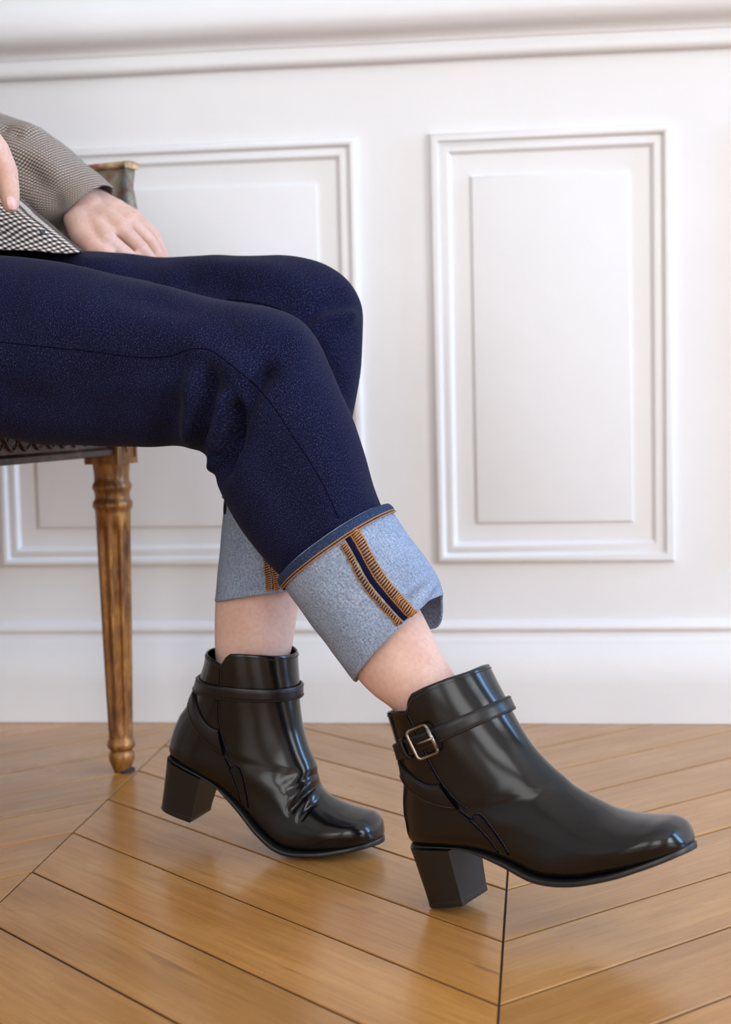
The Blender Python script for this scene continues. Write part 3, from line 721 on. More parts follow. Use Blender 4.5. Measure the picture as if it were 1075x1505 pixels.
for P_, co in ((Pn, cuffn), (Pf, cufff)):
    n_ = P_.shape[0]; k1 = 9.5*n_/90
    mb = MB(); add_grid(mb, ring_band(P_, 0.0, k1, 0.0030)); mb.build('hem_band', DENIMH, co, True)
    mb = MB()
    for dz in (0.80, 1.02):
        pts = ring_line(P_, k1*dz, 0.0024); pts = resample(pts+[pts[0]], 0.0026)
        for a, b in zip(pts, pts[1:]): tube(mb, [a, a.lerp(b, 0.5)+(b-a).normalized().cross(Vector((0, 0, 1)))*0.0002, a.lerp(b, 1.05)], 0.00062, 5)
    mb.build('hem_stitching', THREAD, co, True)['kind'] = 'stuff'
nc_bvh, fc_bvh = grid_bvh(Pn), grid_bvh(Pf)
SEAMC = [(510, 786), (522, 806), (534, 828), (547, 851), (562, 870), (577, 887), (590, 901), (602, 913)]
strip(nc_bvh, SEAMC, (11, 12), 40, 0.0016).build('seam_allowance', DENIM, cuffn, True)
RS = [(518, 778), (529, 796), (541, 819), (554, 842), (569, 862), (585, 881), (599, 896), (610, 908)]
LS = [(504, 799), (513, 815), (524, 836), (537, 859), (552, 878), (568, 896), (582, 911), (594, 922)]
strip(nc_bvh, RS, (13, 13), 40, 0.0016).build('seam_allowance', DENIMH, cuffn, True)
strip(nc_bvh, LS, (6, 10), 40, 0.0012).build('seam_allowance', DENIMH, cuffn, True)
overlock(nc_bvh, RS, 14, 40, 0.0024, 0.00078, 3.0, 0.4).build('overlock_stitching', THREAD, cuffn, True)['kind'] = 'stuff'
overlock(nc_bvh, LS, 8.5, 38, 0.0020, 0.0006, 3, 1.0).build('overlock_stitching', THREAD, cuffn, True)['kind'] = 'stuff'
FS1 = [(388, 795), (391, 820), (394, 845), (396, 866)]; FS2 = [(399, 795), (402, 820), (405, 845), (408, 866)]
for q in (FS1, FS2):
    strip(fc_bvh, q, (8, 8), 24, 0.0010).build('seam_allowance', DENIMH, cufff, True)
    overlock(fc_bvh, q, 8, 22, 0.002, 0.0006, 2.0).build('overlock_stitching', THREAD, cufff, True)['kind'] = 'stuff'
strip(fc_bvh, [(394.5, 795), (397, 830), (402, 866)], (3, 3), 20, 0.0006).build('seam_allowance', DENIM, cufff, True)

# ---- jacket
jk = MB()
def row3(fx, fz, bx, bz, Y, hw):   # a loft row given in metres
    out = []
    for x, z in ((fx, fz), (bx, bz)):
        d = Vector((x, Y, z))-EYE; w = d.dot(FWD); out += [IMG_W/2+FPX*d.dot(RIGHT)/w, IMG_H/2-FPX*d.dot(UPV)/w]
    return (*out, Y, hw)
far_sleeve = [row3(-0.725, 0.985, -0.845, 0.950, 1.655, 0.056), row3(-0.715, 0.905, -0.83, 0.855, 1.69, 0.060), (-150, 60, -270, 240, 1.715, 0.060), (-70, 125, -130, 330, 1.69, 0.058), (0, 165, -40, 350, 1.665, 0.054), (48, 182, 10, 352, 1.645, 0.050), (92, 212, 48, 350, 1.63, 0.047), (130, 243, 75, 342, 1.618, 0.0445), (163, 273, 97, 330, 1.607, 0.0425)]
SLEEVE_FOLDS = [([(10, 190), (40, 185), (60, 178)], 0.008, 0.005), ([(20, 220), (60, 235), (90, 255)], 0.012, 0.004), ([(45, 250), (70, 275), (92, 300)], 0.010, -0.004), ([(0, 185), (20, 195)], 0.006, -0.005), ([(60, 300), (80, 290)], 0.008, 0.003)]
near_sleeve = [row3(*r) for r in ((-0.720, 0.970, -0.835, 0.940, 1.325, 0.056), (-0.698, 0.875, -0.808, 0.845, 1.293, 0.058), (-0.665, 0.800, -0.778, 0.745, 1.268, 0.057), (-0.625, 0.768, -0.690, 0.680, 1.260, 0.053), (-0.575, 0.740, -0.615, 0.655, 1.270, 0.048), (-0.520, 0.706, -0.552, 0.640, 1.285, 0.044))]
def sleeve(rows, ns, nu, folds, Y):
    P = fold(ribloft(rows, ns, nu, 0.95), folds, Y, 0.002, 16); N = grid_normals(P); inn = P - N*0.002
    return np.concatenate([P, inn[::-1][:14]], 0)
A1 = sleeve(far_sleeve, 120, 96, SLEEVE_FOLDS, 1.60)
# the cuff opening is cut slightly on the slant: camera side longer
add_grid(jk, A1, uvf=col_uv); add_grid(jk, sleeve(near_sleeve, 70, 64, (), 1.2), uvf=col_uv)
torso = [(120, 369, -620, 420, 1.475, 0.110), (96, 349, -620, 380, 1.475, 0.120), (62, 320, -612, 330, 1.475, 0.128), (28, 291, -600, 280, 1.475, 0.135), (-20, 250, -590, 220, 1.475, 0.142), (-70, 170, -580, 120, 1.48, 0.147), (-110, 50, -575, 10, 1.485, 0.155), (-150, -90, -580, -110, 1.485, 0.170), (-230, -220, -560, -230, 1.485, 0.185), (-330, -290, -500, -300, 1.485, 0.12)]
T = ribloft(torso, 90, 110, 0.95)
for i in range(T.shape[0]):   # the front hem narrows to the lap so that both thighs carry it
    for j in range(T.shape[1]):
        f_ = max(0.0, (T[i, j, 0]+0.66)/0.28); k = max(0, 1-i/40)
        T[i, j, 1] = 1.475+(T[i, j, 1]-1.475)*(1-0.45*min(1, f_)*k)
T = fold(T, [([(118, 352), (60, 330), (20, 310)], 0.010, 0.004), ([(90, 360), (40, 350), (0, 345)], 0.012, -0.006)], 1.40, 0.002, 14)
N = grid_normals(T); T2 = np.concatenate([(T-N*0.0022)[:16][::-1], T], 0)
def slant_uv(P):   # the front hangs on the bias
    ns, nu = P.shape[:2]; g = lambda i, j: (P[i, j, 0]*0.74-P[i, j, 2]*0.67-P[i, j, 1]*0.5, P[i, j, 0]*0.67+P[i, j, 2]*0.74)
    return [[g(i, j), g(i, (j+1) % nu), g(i+1, (j+1) % nu), g(i+1, j)] for i in range(ns-1) for j in range(nu)]
add_grid(jk, T2, False, True, slant_uv)
jacket = jk.build('jacket', CHECK, person, True); jacket['label'] = 'brown and cream small-check wool jacket'
tb = grid_bvh(T)
h = onto(tb, 62, 341, 0.0)
if h:
    p, n = h; x = n.orthogonal().normalized(); y = n.cross(x); m2 = MB(); lathe(m2, [(0.0026, -0.001), (0.0029, 0.0006), (0.0026, 0.0013), (0.002, 0.0009), (0.0004, 0.0009)], 18)
    mb = MB(); mb.add([p+x*q.x+y*q.y+n*q.z for q in m2.v], m2.f); mb.build('button', BUTTON, jacket, True)

# ---- body: one continuous skin
bd = MB()
def cap(a, b, ra, rb): capsule(bd, a, ra, b, rb)
def chain(seq):
    q = [(at(x, y, Y), r) for x, y, Y, r in seq]
    for (p0, r0), (p1, r1) in zip(q, q[1:]): capsule(bd, p0, r0, p1, r1)
HIPC = Vector((-0.76, 1.49, 0.53)); CHEST = Vector((-0.775, 1.485, 0.83))
cap(HIPC+Vector((0, -0.07, 0)), HIPC+Vector((0, 0.07, 0)), 0.085, 0.085); cap(HIPC, CHEST, 0.085, 0.09); cap(CHEST+Vector((0, -0.06, 0)), CHEST+Vector((0, 0.06, 0)), 0.085, 0.085); cap(CHEST, CHEST+Vector((0, 0, 0.13)), 0.08, 0.05); cap(CHEST+Vector((0, 0, 0.13)), CHEST+Vector((0, 0, 0.24)), 0.05, 0.047)
chain([(-300, 480, 1.425, 0.06), (0, 508, 1.365, 0.058), (250, 540, 1.335, 0.04), (385, 560, 1.325, 0.034), (430, 660, 1.31, 0.032), (490, 790, 1.292, 0.036), (548, 880, 1.280, 0.035)])
chain([(-300, 470, 1.575, 0.06), (20, 490, 1.545, 0.058), (240, 490, 1.515, 0.052), (420, 500, 1.485, 0.048), (425, 600, 1.465, 0.047), (405, 740, 1.445, 0.044), (385, 850, 1.432, 0.042)])
SH_N, SH_F = CHEST+Vector((0.0, -0.15, 0.08)), CHEST+Vector((0.0, 0.15, 0.08))
cap(CHEST, SH_N, 0.06, 0.045); cap(CHEST, SH_F, 0.06, 0.045)
def add_limb(rows, ns, nu, e=1.0): add_grid(bd, ribloft(rows, ns, nu, e), True, True)
add_limb([(566, 820, 466, 900, 1.287, 0.040), (600, 868, 499, 950, 1.280, 0.038), (622, 905, 525, 994, 1.270, 0.0365), (645, 952, 551, 1021, 1.260, 0.0340), (668, 992, 580, 1044, 1.252, 0.0315), (690, 1030, 600, 1085, 1.246, 0.028), (708, 1070, 614, 1120, 1.242, 0.026)], 40, 48)
add_limb([(452, 820, 330, 820, 1.436, 0.045), (446, 862, 320, 868, 1.431, 0.0435), (438, 895, 317, 905, 1.424, 0.040), (430, 945, 317, 947, 1.415, 0.036), (421, 990, 319, 990, 1.411, 0.033), (416, 1030, 316, 1035, 1.408, 0.029)], 36, 48)
# far arm and hand resting on the far thigh
def P3(x, y, Y): return at(x, y, Y)
el = P3(-200, 200, 1.712); cap(SH_F, el, 0.042, 0.036); wr = P3(112, 292, 1.612)
cap(el, wr, 0.036, 0.0255); cap(wr+Vector((-0.01, 0, 0.006)), P3(128, 312, 1.602), 0.024, 0.022)
MCP = [P3(157, 353, 1.556), P3(178, 337, 1.577), P3(190, 326, 1.596), P3(196, 319, 1.612)]
PIP = [P3(187, 375, 1.566), P3(208, 366, 1.590), P3(220, 355, 1.611), P3(225, 345, 1.630)]
DIP = [P3(206, 391, 1.592), P3(226, 391, 1.606), P3(236, 384, 1.622), P3(238, 372, 1.636)]
TIP = [P3(212, 408, 1.604), P3(233, 410, 1.617), P3(243, 404, 1.632), P3(245, 390, 1.643)]
RM, RP, RD, RT = (0.0112, 0.0112, 0.0105, 0.0095), (0.0082, 0.0084, 0.0080, 0.0072), (0.0078, 0.008, 0.0076, 0.0068), (0.0066, 0.0068, 0.0065, 0.0058)
carp = [P3(124, 324, 1.588), P3(133, 315, 1.600), P3(139, 307, 1.610), P3(143, 300, 1.618)]
for k in range(4):
    cap(wr, carp[k], 0.020, 0.0165); cap(carp[k], MCP[k], 0.0165, RM[k]); cap(MCP[k], PIP[k], RM[k]*0.9, RP[k]); cap(PIP[k], DIP[k], RP[k], RD[k]); cap(DIP[k], TIP[k], RD[k], RT[k])
    if k < 3: cap(carp[k].lerp(MCP[k], 0.5), carp[k+1].lerp(MCP[k+1], 0.5), 0.0135, 0.0135); cap(carp[k].lerp(MCP[k], 0.78), carp[k+1].lerp(MCP[k+1], 0.78), 0.0088, 0.0088)
cap(P3(116, 322, 1.585), P3(123, 346, 1.562), 0.0165, 0.0145); cap(P3(123, 346, 1.562), P3(136, 364, 1.548), 0.0145, 0.011); cap(P3(136, 364, 1.548), P3(160, 378, 1.545), 0.0105, 0.0088)
# near arm, thumb and fingers hanging over the lap at the photo's edge
el2 = Vector((-0.712, 1.266, 0.752)); cap(SH_N, el2, 0.042, 0.034); wr2 = P3(-110, 178, 1.285); cap(el2, wr2, 0.033, 0.025)
pal = P3(-52, 195, 1.31); cap(wr2, pal, 0.025, 0.021)
chain2 = [(P3(-34, 196, 1.315), 0.0165), (P3(-8, 222, 1.325), 0.0135), (P3(8, 252, 1.332), 0.0112), (P3(13, 280, 1.335), 0.0098), (P3(16, 301, 1.336), 0.0078)]
for (a, ra), (b, rb) in zip(chain2, chain2[1:]): cap(a, b, ra, rb)
for k, (dx, dy, Y) in enumerate(((0, 0, 1.30), (-14, 6, 1.318), (-26, 10, 1.336), (-36, 14, 1.352))):
    a = P3(-40+dx*0.6, 225+dy, Y); cap(pal, a, 0.018, 0.0115); b = P3(-30+dx, 285+dy, Y+0.004); cap(a, b, 0.0105, 0.009); c = P3(-34+dx, 325+dy, Y+0.008); cap(b, c, 0.0088, 0.0075); cap(c, P3(-42+dx, 348+dy, Y+0.01), 0.0075, 0.006)
tmp = bd.build('tmp_body', SKIN, None, True)
rm = tmp.modifiers.new('r', 'REMESH'); rm.mode = 'VOXEL'; rm.voxel_size = 0.0020; rm.use_smooth_shade = True
sm = tmp.modifiers.new('s', 'SMOOTH'); sm.factor = 0.5; sm.iterations = 5
dg = bpy.context.evaluated_depsgraph_get(); me = bpy.data.meshes.new_from_object(tmp.evaluated_get(dg))
bpy.data.objects.remove(tmp); me.name = 'body'
me.polygons.foreach_set('use_smooth', [True]*len(me.polygons))
body = bpy.data.objects.new('body', me); C.objects.link(body); body.parent = person; body.matrix_parent_inverse = wmat(person).inverted()
if not me.materials: me.materials.append(SKIN)
# thumb nail
def nail(c, t, n, L, w):
    t = t.normalized(); n = (n-t*n.dot(t)).normalized(); s = t.cross(n); v = []; k = 7
    for i in range(k):
        for j in range(k):
            a = -1+2*i/(k-1); b = -1+2*j/(k-1); ww = w*(1-0.22*max(0, a)**2-0.12*max(0, -a)**2)
            v.append(c + t*(L*a*(1-0.18*b*b)) + s*(ww*b) + n*(0.0012-0.0022*b*b-0.0006*a*a))
    f = [[i*k+j, i*k+j+1, (i+1)*k+j+1, (i+1)*k+j] for i in range(k-1) for j in range(k-1)]; mbx = MB(); mbx.add(v, f); return mbx
tt = P3(17, 304, 1.336)-P3(13, 280, 1.335)
body_bvh = BVHTree.FromPolygons([v.co.copy() for v in me.vertices], [list(p.vertices) for p in me.polygons])
h = onto(body_bvh, 19, 298, 0.0002)
if h: nail(h[0], tt, h[1]+Vector((0.25, 0, 0)), 0.0062, 0.0052).build('finger_nail', NAIL, body, True)

# ------------------------------------------------------------------ ankle boots
RIBS = [  # front x,z  back x,z  half width, e front, e back   (boot frame: x to the toe, z up, origin under the heel)
    (0.0745, 0.182, -0.0215, 0.161, 0.0415, 1.0, 1.0), (0.0785, 0.169, -0.0210, 0.148, 0.0405, 1.0, 1.0), (0.0830, 0.155, -0.0205, 0.132, 0.0390, 1.0, 1.0), (0.0865, 0.142, -0.0205, 0.1165, 0.0375, 1.0, 1.0),
    (0.0915, 0.128, -0.0235, 0.1015, 0.0360, 1.0, 1.0), (0.0990, 0.111, -0.0285, 0.0850, 0.0350, 0.98, 0.97), (0.1095, 0.094, -0.0310, 0.0680, 0.0345, 0.96, 0.9), (0.1215, 0.080, -0.0275, 0.0500, 0.0345, 0.94, 0.78),
    (0.1335, 0.0685, 0.0020, 0.0445, 0.0340, 0.92, 0.62), (0.1460, 0.0590, 0.0330, 0.0390, 0.0335, 0.9, 0.55), (0.1590, 0.0505, 0.0630, 0.0265, 0.0350, 0.88, 0.52), (0.1750, 0.0445, 0.0910, 0.0120, 0.0385, 0.86, 0.5),
    (0.1910, 0.0410, 0.1220, 0.0065, 0.0395, 0.84, 0.5), (0.2035, 0.0385, 0.1560, 0.0070, 0.0365, 0.80, 0.5), (0.2115, 0.0325, 0.1860, 0.0100, 0.0295, 0.80, 0.52), (0.2150, 0.0240, 0.2040, 0.0128, 0.0190, 0.86, 0.6), (0.2158, 0.0175, 0.2125, 0.0145, 0.0090, 1.0, 0.8)]
def topline(q):
    xs = [0, 0.12, 0.30, 0.37, 0.405, 0.44, 0.50, 0.62, 0.8, 1.0]; ys = [0.0, -0.0015, -0.0055, -0.0075, -0.0060, -0.0005, 0.0030, 0.0034, 0.0025, 0.0]
    return float(np.interp(q, xs, ys))
def boot_grid(ns=150, nu=144):
    R = crom(RIBS, ns); P = np.zeros((ns, nu, 3))
    for i, r in enumerate(R):
        a = np.array([r[0], 0, r[1]]); b = np.array([r[2], 0, r[3]]); c = (a+b)/2; h = (a-b)/2
        for j in range(nu):
            t = 2*math.pi*j/nu; ct, st = math.cos(t), math.sin(t)
            e = r[5] if ct > 0 else r[6]; k = sgnpow(ct, 1.0 if ct > 0 else max(0.45, e)); w = sgnpow(st, e if ct > 0 else r[6])
            P[i, j] = c + h*k + np.array([0, -r[4]*w, 0])
    up = P[0].mean(0)-P[8].mean(0); up /= np.linalg.norm(up)
    R0 = P[0].copy()
    for j in range(nu):
        q = (math.cos(2*math.pi*j/nu)+1)/2; d = topline(q)
        for i in range(12): P[i, j] += up*d*(1-i/12)
    return P, up
def make_boot(name, label, M, bend, side, creases, buckle):
    P, up = boot_grid(); ns, nu = P.shape[:2]
    N = grid_normals(P)
    # the front panel overlaps the back quarter: a step along the side seam
    seam = [(0.0165, 0.158), (0.0195, 0.140), (0.0240, 0.115), (0.0300, 0.098), (0.0385, 0.083), (0.0470, 0.0745)]
    sx = np.interp(P[:, :, 2], [s[1] for s in seam][::-1], [s[0] for s in seam][::-1])
    step = np.clip((P[:, :, 0]-sx)/0.0012, 0, 1)*(P[:, :, 2] > 0.0745)*np.clip((P[:, :, 2]-0.0745)/0.006, 0, 1)
    P = P + N*(0.0009*step)[:, :, None]
    D = np.zeros((ns, nu))
    for (pl, w, a) in creases: D += a*np.exp(-(seg_dist(P[:, :, 0], P[:, :, 2], pl)/w)**2)*np.clip(-N[:, :, 1]*2+0.5, 0, 1)
    for i in range(ns):
        for j in range(nu):
            p = P[i, j]; D[i, j] += 0.0005*noise.noise(Vector((p[0]*30, p[1]*30+side*9, p[2]*30)))
    P = P + N*D[:, :, None]
    bvh = grid_bvh(P)
    def warp(p):
        p = Vector(p)
        if bend:
            if p.x > 0.128: p.x = 0.128+(p.x-0.128)*0.89   # the loaded forefoot draws up as it flexes
            if p.z > 0.09 and p.x < 0.03: p.x += 0.009*min(1, (p.z-0.09)/0.06)*min(1, (0.03-p.x)/0.05)   # shaft drawn in at the heel tendon
            xb, zb = 0.128, 0.004; u = min(1, max(0, (xb+0.006-p.x+0.35*p.z)/0.05)); u = u*u*(3-2*u); a = bend*u
            dx, dz = p.x-xb, p.z-zb; p = Vector((xb+dx*math.cos(a)+dz*math.sin(a), p.y, zb-dx*math.sin(a)+dz*math.cos(a)))
        return p
    def done(mb, nm, mat, parent, smooth=True):
        mb.v = [warp(p) for p in mb.v]; return mb.build(nm, mat, parent, smooth, True)
    # upper with lip and lining
    N = grid_normals(P); inn = (P-N*0.0024)[:22]
    lip = (P[0]+inn[0])/2+up*0.0008
    A = np.concatenate([inn[::-1], lip[None], P], 0); mb = MB(); add_grid(mb, A, False, True)
    mb.v = [warp(p) for p in mb.v]; boot = mb.build(name, LEATHER, None, True, True)
    boot.matrix_basis = M; boot.parent = person; boot.matrix_parent_inverse = wmat(person).inverted()
    boot['label'] = label
    # outsole
    ks = crom([(-0.0275, 0.0475, 0.010), (-0.022, 0.0468, 0.0225), (-0.008, 0.0450, 0.0275), (0.014, 0.0420, 0.0285), (0.034, 0.0378, 0.0290), (0.063, 0.0250, 0.0315), (0.091, 0.0100, 0.0365), (0.122, 0.0042, 0.0395), (0.156, 0.0050, 0.0380), (0.182, 0.0085, 0.0325), (0.199, 0.0112, 0.0250), (0.2100, 0.0132, 0.0165), (0.2162, 0.0140, 0.0075), (0.2180, 0.0143, 0.0004)], 90)
    mb = MB(); v = []
    prof = [(-1, 0.0036), (-1.012, 0.0026), (-1.015, 0.0008), (-1.0, -0.0004), (-0.93, -0.0010), (0, -0.0010), (0.93, -0.0010), (1.0, -0.0004), (1.015, 0.0008), (1.012, 0.0026), (1, 0.0036), (0.8, 0.0042), (0, 0.0042), (-0.8, 0.0042)]
    for (x, z, w) in ks:
        g = min(1, max(0, (x-0.02)/0.05)); g = g*g*(3-2*g)   # the edge thins out towards the heel
        for (a, dz) in prof: v.append((x, a*(w-0.0022*(1-g)+0.0004*g), z+dz*(0.35+0.65*g)+0.0012*(1-g)))
    k = len(prof); f = grid_faces(len(ks), k); f.append(list(range(k))[::-1]); f.append([(len(ks)-1)*k+j for j in range(k)])
    mb.add(v, f); done(mb, 'sole', SOLEM, boot)
    # heel block: rounded back, flat breast
    def heel_ring(xb, xf, hw, z_back, z_front, n=30):
        pts = []
        for i in range(n+1):
            t = -math.pi/2+math.pi*i/n; x = xf-(xf-xb)*sgnpow(math.cos(t), 0.62); pts.append((x, hw*sgnpow(math.sin(t), 0.55)))
        return [(x, y, z_back+(z_front-z_back)*(x-xb)/(xf-xb)) for x, y in pts]
    rows = [heel_ring(-0.0285+0.0037*u**0.8, 0.0165-0.0020*u, 0.0278-0.0048*u, 0.0470*(1-u)-0.0010*u, 0.0415*(1-u)-0.0010*u) for u in np.linspace(0, 1, 10)]
    mb = MB(); n = len(rows[0]); f = grid_faces(len(rows), n); f.append(list(range(n))); f.append([(len(rows)-1)*n+j for j in range(n)][::-1]); mb.add([p for r in rows for p in r], f)
    o = done(mb, 'heel', HEELL, boot); es = o.modifiers.new('split', 'EDGE_SPLIT'); es.split_angle = rad(40)
    rows = [heel_ring(-0.0249, 0.0146, 0.0231, z, z) for z in (-0.0008, -0.0054)] + [heel_ring(-0.0243, 0.014, 0.0225, -0.0062, -0.0062)]
    mb = MB(); f = grid_faces(3, n); f.append(list(range(n))); f.append([2*n+j for j in range(n)][::-1]); mb.add([p for r in rows for p in r], f)
    o = done(mb, 'heel_tip', SOLEM, boot); es = o.modifiers.new('split', 'EDGE_SPLIT'); es.split_angle = rad(40)
    # strap round the ankle
    per = (ns-1)/(len(RIBS)-1)
    def surf(s, j, lift):
        s = s*per; i = min(int(s), ns-2); u = s-i; return P[i, j]*(1-u)+P[i+1, j]*u + (N[i, j]*(1-u)+N[i+1, j]*u)*lift
    s_of = lambda j, k: 2.00+0.93*k + (0.12*math.cos(2*math.pi*j/nu) if buckle else 0.12*math.cos(2*math.pi*j/nu))
    band = []
    for (k, l) in ((0.0, 0.0002), (0.0, 0.0019), (0.05, 0.0025), (0.35, 0.0026), (0.65, 0.0026), (0.95, 0.0025), (1.0, 0.0019), (1.0, 0.0002)):
        band.append([surf(s_of(j, k), j, l+0.0008*max(0, -math.cos(2*math.pi*j/nu))+0.0012*max(0, math.cos(2*math.pi*j/nu))) for j in range(nu)])
    mb = MB(); add_grid(mb, np.array(band)); o = done(mb, 'ankle_strap', STRAPL, boot); es = o.modifiers.new('split', 'EDGE_SPLIT'); es.split_angle = rad(45)
    # diagonal strap from the back of the ankle down to the side seam, both sides
    def lat(x, z, lift, sgn=-1):
        h = bvh.ray_cast(Vector((x, sgn*0.15, z)), Vector((0, -sgn, 0)))
        if h[0] is None: h = bvh.find_nearest(Vector((x, sgn*0.004, z)))
        nn = h[1] if h[1].y*sgn > 0 else -h[1]
        return h[0]+nn*lift, nn
    up_e = [(-0.0215, 0.136), (-0.0165, 0.1235), (-0.004, 0.1120), (0.010, 0.1025), (0.0215, 0.0985), (0.0285, 0.0990)]
    lo_e = [(-0.0225, 0.112), (-0.0150, 0.1030), (-0.002, 0.0925), (0.014, 0.0830), (0.0300, 0.0765), (0.0395, 0.0745)]
    U, Lo = crom(up_e, 36), crom(lo_e, 36)
    for sgn in (-1, 1):
        mb = MB(); v = []
        for a, b in zip(U, Lo):
            for (k, l) in ((0, 0.0002), (0.03, 0.0020), (0.1, 0.0026), (0.5, 0.0028), (0.9, 0.0026), (0.97, 0.0020), (1, 0.0002)):
                v.append(lat(a[0]+(b[0]-a[0])*k, a[1]+(b[1]-a[1])*k, l, sgn)[0])
        mb.add(v, [[i*7+j, i*7+j+1, (i+1)*7+j+1, (i+1)*7+j] for i in range(35) for j in range(6)]); done(mb, 'diagonal_strap', STRAPL, boot)
    # stitched seams
    st = MB(); sms = []
    def seam_tube(pts, r): q = MB(); tube(q, pts, r, 5); sms.append(q)
    def stitch(pts, lift=0.0005):
        q = resample([p for p, _ in pts], 0.0026)
        for a, b in zip(q, q[1:]): tube(st, [a, a.lerp(b, 0.68)], 0.00034, 5)
    for sgn in (-1, 1):
        L1 = [lat(x, z, 0.0007, sgn) for x, z in crom([(x+0.0022, z) for x, z in seam], 60)]; stitch(L1)
        seam_tube([lat(x, z, 0.0002, sgn)[0] for x, z in crom([(x+0.0002, z) for x, z in seam], 60)], 0.00045)
        tab = [(0.0400, 0.0735), (0.0485, 0.0660), (0.0530, 0.0690), (0.0570, 0.0680), (0.0620, 0.0610), (0.0700, 0.0440), (0.0740, 0.0330)]
        L2 = [lat(x, z, 0.0006, sgn) for x, z in crom(tab, 60)]; seam_tube([p for p, _ in L2], 0.0006); stitch([lat(x+0.0018, z+0.001, 0.0006, sgn) for x, z in crom(tab, 60)])
        tab2 = [(0.0485, 0.0660), (0.0555, 0.0570), (0.0620, 0.0460), (0.0660, 0.0360)]
        L3 = [lat(x, z, 0.0006, sgn) for x, z in crom(tab2, 40)]; stitch(L3); seam_tube([lat(x-0.0016, z-0.0006, 0.0003, sgn)[0] for x, z in crom(tab2, 40)], 0.0005)
        stitch([lat(a[0], a[1], 0.0030, sgn) for a in [(U[i]*0.86+Lo[i]*0.14) for i in range(8, 36)]]); stitch([lat(a[0], a[1], 0.0030, sgn) for a in [(U[i]*0.14+Lo[i]*0.86) for i in range(6, 34)]])
    ring = [Vector(P[2, j]+N[2, j]*0.0005) for j in range(nu)]; stitch([(p, None) for p in ring+[ring[0]]])
    for k in (0.12, 0.88):
        pts = [Vector(surf(s_of(j, k), j, 0.0028+0.0008*max(0, -math.cos(2*math.pi*j/nu))+0.0012*max(0, math.cos(2*math.pi*j/nu)))) for j in range(nu)]; stitch([(p, None) for p in pts+[pts[0]]])
    tag(done(st, 'stitching', STITCHB, boot), kind='stuff')
    for q in sms: done(q, 'seam_line', SEAMT, boot)
    if buckle:
        # buckle frame on the outer side, with prong, keeper and punched holes
        j0 = int(nu*0.268)
        def fr_at(j, k):
            c = Vector(surf(s_of(j, k), j, 0.0034)); t = (Vector(surf(s_of(j-4, k), j-4, 0.0034))-Vector(surf(s_of(j+4, k), j+4, 0.0034))).normalized()
            b = (Vector(surf(s_of(j, 0.0), j, 0.0034))-Vector(surf(s_of(j, 1.0), j, 0.0034))).normalized(); n_ = t.cross(b); n_ = n_ if n_.y < 0 else -n_
            b = n_.cross(t); b = b if b.z > 0 else -b; return c, t, b, n_
        c, t, b, n_ = fr_at(j0, 0.5)
        w, h_, rc = 0.0112, 0.0126, 0.0038; loop = []
        for (sx_, sy_, a0) in ((1, 1, 0), (-1, 1, 90), (-1, -1, 180), (1, -1, 270)):
            for a in range(0, 91, 15): loop.append(c + t*(sx_*(w-rc)+rc*math.cos(rad(a0+a))) + b*(sy_*(h_-rc)+rc*math.sin(rad(a0+a))) + n_*(0.0012+0.0012*abs(math.cos(rad(a0+a)))))
        mb = MB(); tube(mb, loop, 0.00140, 10, True); tube(mb, [c+t*w-b*(h_-0.003)+n_*0.0024, c+t*w+b*(h_-0.003)+n_*0.0024], 0.0017, 12)
        tube(mb, [c-t*(w-0.001)+n_*0.0006, c+n_*0.0022, c+t*(w+0.0016)+n_*0.0042], 0.0010, 8)
        o = done(mb, 'buckle', METAL, boot); o['label'] = 'small rectangular nickel buckle with prong'
        mb = MB(); rows = []
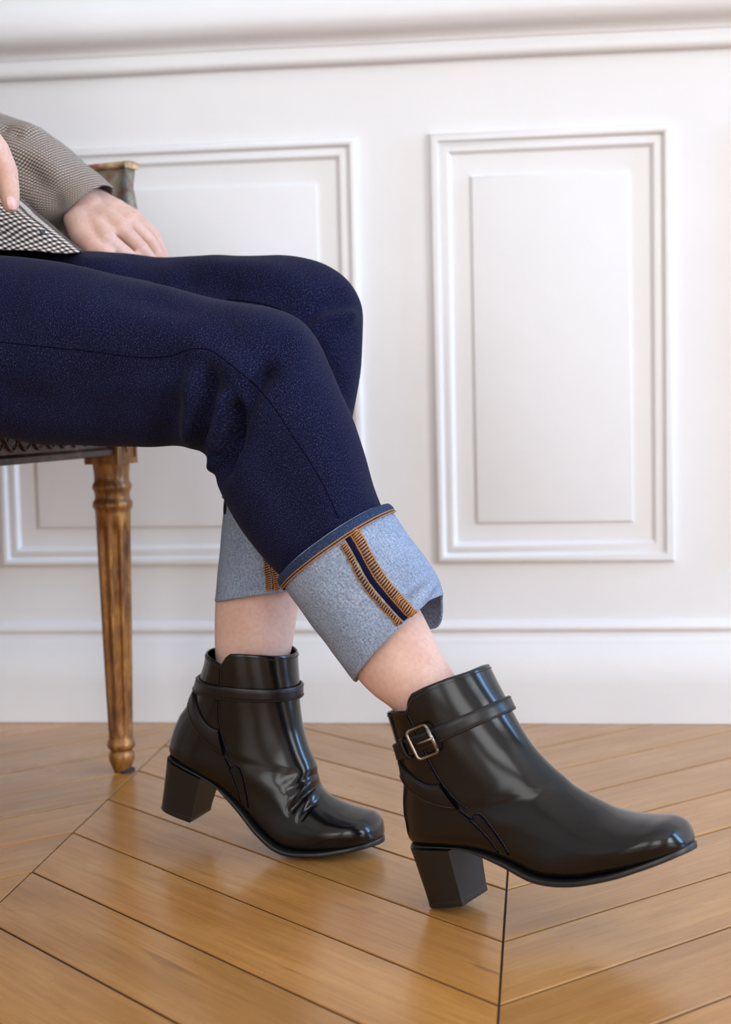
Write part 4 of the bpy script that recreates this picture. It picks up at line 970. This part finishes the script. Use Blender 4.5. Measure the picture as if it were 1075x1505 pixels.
        for dt in (-0.0026, -0.0022, 0.0022, 0.0026):
            jj = j0+11; c2, t2, b2, n2 = fr_at(jj, 0.5); hh = 0.0096; l = 0.0006 if abs(dt) > 0.0024 else 0.0018
            rows.append([c2+t2*dt+b2*(hh*math.cos(a)*1.0)+n2*(l-0.0042*abs(math.cos(a))**6) for a in np.linspace(0, math.pi, 14)])
        mb.add([p for r in rows for p in r], [[i*14+j, i*14+j+1, (i+1)*14+j+1, (i+1)*14+j] for i in range(3) for j in range(13)]); o = done(mb, 'strap_keeper', STRAPL, boot)
        so = o.modifiers.new('s', 'SOLIDIFY'); so.thickness = 0.0012
        for jj in (j0+4, j0-13, j0-23):
            mb = MB(); c2, t2, b2, n2 = fr_at(jj, 0.5); m2 = MB(); lathe(m2, [(0.0011, -0.0006), (0.0012, 0.0), (0.0009, 0.0002), (0.0002, -0.0002)], 12); mb.add([c2-n2*0.0003+t2*q.x+b2*q.y+n2*q.z for q in m2.v], m2.f); done(mb, 'strap_hole', GROOVE, boot)
    return boot
def boot_matrix(loc, yaw, pitch, sc=1.0): return Matrix.Translation(loc) @ Matrix.Scale(sc, 4) @ Matrix.Rotation(rad(-yaw), 4, 'Z') @ Matrix.Rotation(rad(-pitch), 4, 'Y')
make_boot('ankle_boot', 'black leather block-heel ankle boot with buckled strap, toe raised', boot_matrix((-0.0722, 1.2377, 0.0125), 24.8, 14.5, 0.985), 0, 0, [([(0.075, 0.075), (0.09, 0.06), (0.105, 0.05)], 0.014, -0.0008), ([(0.06, 0.09), (0.08, 0.085)], 0.014, -0.0006)], True)
FAR_CREASE = [([(0.108, 0.062), (0.118, 0.070), (0.128, 0.077)], 0.0035, -0.0012), ([(0.121, 0.047), (0.129, 0.058), (0.139, 0.067)], 0.0040, -0.0026), ([(0.116, 0.056), (0.125, 0.065), (0.132, 0.071)], 0.0050, 0.0016), ([(0.138, 0.040), (0.144, 0.049), (0.149, 0.053)], 0.0028, -0.0016), ([(0.130, 0.044), (0.137, 0.053), (0.142, 0.058)], 0.0055, 0.0014), ([(0.100, 0.068), (0.106, 0.075)], 0.004, -0.0008)]
make_boot('ankle_boot', 'black leather block-heel ankle boot with wrapped strap, heel lifted and toe on floor', boot_matrix((-0.347, 1.424, 0.0), 13.5, 0, 0.978), rad(14.6), 1, FAR_CREASE, False)
